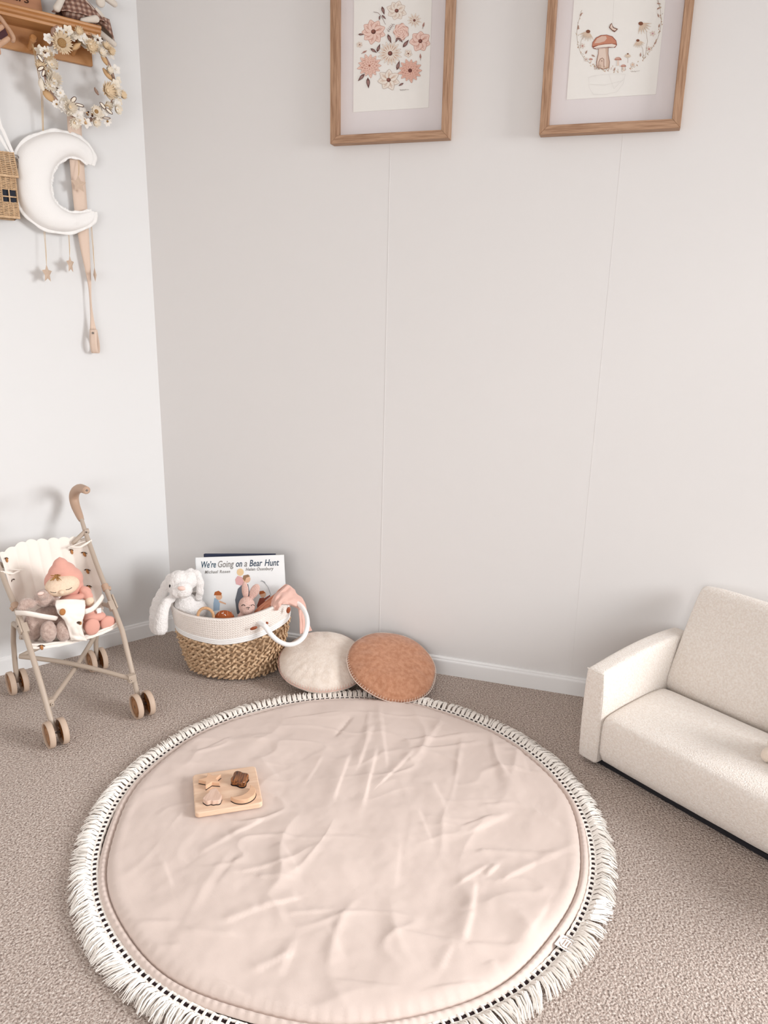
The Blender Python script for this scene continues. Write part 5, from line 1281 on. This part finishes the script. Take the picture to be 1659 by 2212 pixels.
for sg in (1, -1):
    def f(a, b):
        i = int(round(a * (NS - 1))); w = (O_[i] - I_[i]).length; d = (1 - (2 * b - 1) ** 2) ** .5
        rnd_ = min(1, 6 * min(a, 1 - a) + .15)
        return I_[i].lerp(O_[i], b) + NL * sg * (min(.036, w * .42) * d * rnd_ + .0015 * noise.noise(Vector((a * 20, b * 4, sg))))
    mb.grid(f, NS, 15)
mb.build('cushion_body', M_white_cloth, mo, angle=180)
mb = MB()
def frill(P, sgn, w=.011):
    n = len(P)
    for j in range(n - 1):
        pass
    def f(a, b):
        x = a * (n - 1); i = min(int(x), n - 2); k = x - i; p = P[i].lerp(P[i + 1], k); t = (P[i + 1] - P[i]).normalized(); o = t.cross(NL).normalized() * sgn
        return p + o * (b - .15) * w * (1 + .2 * math.sin(a * 60)) + NL * (.0022 * math.sin(a * 170 + math.sin(a * 40) * 2) * b)
    mb.grid(f, 260, 4)
sg = 1 if (O_[20] - mc).dot((O_[21] - O_[20]).cross(NL)) > 0 else -1
frill(O_, sg); frill(I_, 1 if (O_[35] - I_[35]).dot((I_[36] - I_[35]).cross(NL)) < 0 else -1, .008)
mb.build('ruffle', M_white_cloth, mo, angle=180, mods=(solid(.001),))
mb = MB(); pg = LW(pegs[0][0], pegs[0][1] - .002, .05); e_ = pL(93, 287, MO)
for d_ in (-.0012, .0014): mb.tube([pg + UL * d_, pL(90, 190, .05) + UL * d_ * 2, e_ + UL * d_], .0011, 5)
mb.build('hanging_cord', M_cord, mo)
def star(px, py, rpx, top, yaw, oo):
    k = 1 / 660.0; c = pL(px, py, oo); Rm = Matrix.Rotation(yaw, 3, 'Z') @ LR; sc = []
    mb = MB(); pts = [c + Rm @ Vector((x, 0, z)) for x, z in star_pts(rpx * k, rpx * k * .48)]
    n = len(pts); th = Rm @ Vector((0, 1, 0)) * .004
    mb.add(pts + [c + th, c - th], [(i, (i + 1) % n, n) for i in range(n)] + [((i + 1) % n, i, n + 1) for i in range(n)]); s_ = mb.build('felt_star', M_star, mo, smooth=False, mods=(solid(.003),))
    t = pL(*top, MO - .006 if top[1] > 400 else MO); m_ = MB()
    for d_ in (-.0009, .0009): m_.tube([t + UL * d_ * 2, t.lerp(c, .5) + UL * d_ + NL * .002, c + Vector((0, 0, rpx * k * .9))], .0007, 4)
    m_.build('star_cord', M_cord, mo)
star(170, 398, 18, (170, 347), .15, .050); star(102, 591, 20, (96, 500), .75, .040); star(152, 571, 20, (148, 500), .85, .040); star(205, 594, 18, (197, 486), 1.25, .045)

# ------------------------------------------------------------ wicker house bag at the left edge
s1, zA = onL(37, 472, .045); zBt = zA; z385 = onL(36, 386, .045)[1]; z336 = onL(20, 338, .045)[1]
hb = thing('wicker_house_bag', 'small wicker bag shaped like a house with white ribbon strap at the left edge', 'bag', LW(s1 - .075, zBt))
Wb, D0, D1 = .145, .012, .075
Hb = z385 - zBt; Hr = z336 - z385 + .012
def weave(mb, corners, z0, z1, nrow, skip=None, taper=0):
    # rows of cane wound round uprights following a closed outline of wall points (s, o)
    pts = []
    for (a, b), (c, d) in zip(corners, corners[1:] + corners[:1]):
        L = math.hypot(c - a, d - b); n = max(2, int(L / .0075))
        for i in range(n): pts.append((a + (c - a) * i / n, b + (d - b) * i / n))
    n = len(pts); cs = sum(p[0] for p in pts) / n; co = sum(p[1] for p in pts) / n
    for r_ in range(nrow):
        z = z0 + (z1 - z0) * (r_ + .5) / nrow; P = []; k = 1 - taper * (z - z0) / (z1 - z0)
        for i, (s, o) in enumerate(pts):
            w = .0014 * (1 if (i + r_) % 2 else -1); d = math.hypot(s - cs, o - co); P.append(LW(cs + (s - cs) * (1 if taper == 0 else 1), z + .0006 * math.sin(i * 2.1 + r_), co + (o - co) * k + w * (o - co) / d * 2))
        if skip and skip[0] < r_ < skip[1]:
            seg_ = []; 
            for i, p in enumerate(P):
                s, o = pts[i]
                if o > .065 and any(a < s - s1 < b for a, b in skip[2]):
                    if len(seg_) > 1: mb.tube(seg_, .0021, 5)
                    seg_ = []
                else: seg_.append(p)
            if len(seg_) > 1: mb.tube(seg_, .0021, 5)
        else: mb.tube(P, .0022, 5, closed=True)
    for i in range(0, n, 2):
        s, o = pts[i]; k = 1 - taper
        if skip and o > .065 and any(a < s - s1 < b for a, b in skip[2]):
            zz = z0 + (z1 - z0) * skip[0] / nrow; z2 = z0 + (z1 - z0) * skip[1] / nrow
            mb.tube([LW(s, z0, o), LW(s, zz, o)], .0018, 5); mb.tube([LW(s, z2, o), LW(s, z1, o)], .0018, 5)
        else: mb.tube([LW(s, z0, o), LW(s, z1, co + (o - co) * k)], .0018, 5)
oc = [(s1, D0), (s1, D1), (s1 - Wb, D1), (s1 - Wb, D0)]
mb = MB(); weave(mb, oc, zBt, zBt + Hb, 24, (8, 16, [(-.044, -.006), (-.135, -.105)]))
zz = zBt + Hb * 12 / 24
for q in (-.025, -.120): mb.tube([LW(s1 + q, zz - Hb * 4.2 / 24, D1 + .002), LW(s1 + q, zz + Hb * 4.2 / 24, D1 + .002)], .0022, 6); mb.tube([LW(s1 + q - .021, zz, D1 + .003), LW(s1 + q + .021, zz, D1 + .003)], .0022, 6)
mb.tube([LW(*p) for p in [(a, zBt, b) for a, b in oc]], .0045, 8, closed=True)
mb.build('woven_body', M_wicker, hb)
mb = MB(); Lb(mb, s1 - Wb + .004, s1 - .004, zBt + .002, zBt + Hb + .002, D0 + .004, D1 - .004); mb.build('dark_lining', M_glassdark, hb, smooth=False)
mb = MB(); orf = [(s1 + .006, D0 - .004), (s1 + .006, D1 + .010), (s1 - Wb - .006, D1 + .010), (s1 - Wb - .006, D0 - .004)]
weave(mb, orf, zBt + Hb, zBt + Hb + Hr, 13, None, .72)
mb.tube([LW(s, zBt + Hb, o) for s, o in orf], .0036, 8, closed=True); mb.build('woven_roof', M_wicker, hb)
mb = MB(); pk = LW(pegs[2][0], pegs[2][1] - .004, .05); cl = pL(31, 338, .05)
P1 = [pk, pL(-4, 250, .055), pL(8, 285, .055), pL(22, 318, .055), cl]; P2 = [pk + UL * .004, pL(-12, 262, .05), pL(2, 298, .05), pL(18, 324, .05), cl]
for P in (P1, P2): mb.tube(cr(P, 5), .0052, 8, flat=.22, hint=NL)
mb.build('ribbon_strap', M_white_cloth, hb)
mb = MB(); c = pL(28.5, 339, .055)
for dx, dy, rr_ in ((-5, -3, 5.5), (6, 2, 5.5), (4, 14, 6.5)):
    cc = pL(28.5 + dx, 339 + dy, .055); mb.tube([cc + UL * (rr_ / 640 * math.cos(t)) + Vector((0, 0, rr_ / 640 * math.sin(t) * (1 if dy < 10 else 1.7))) for t in np.linspace(0, 2 * PI, 17)[:-1]], .0013, 6, closed=True)
mb.build('metal_clasp', M_metal, hb)
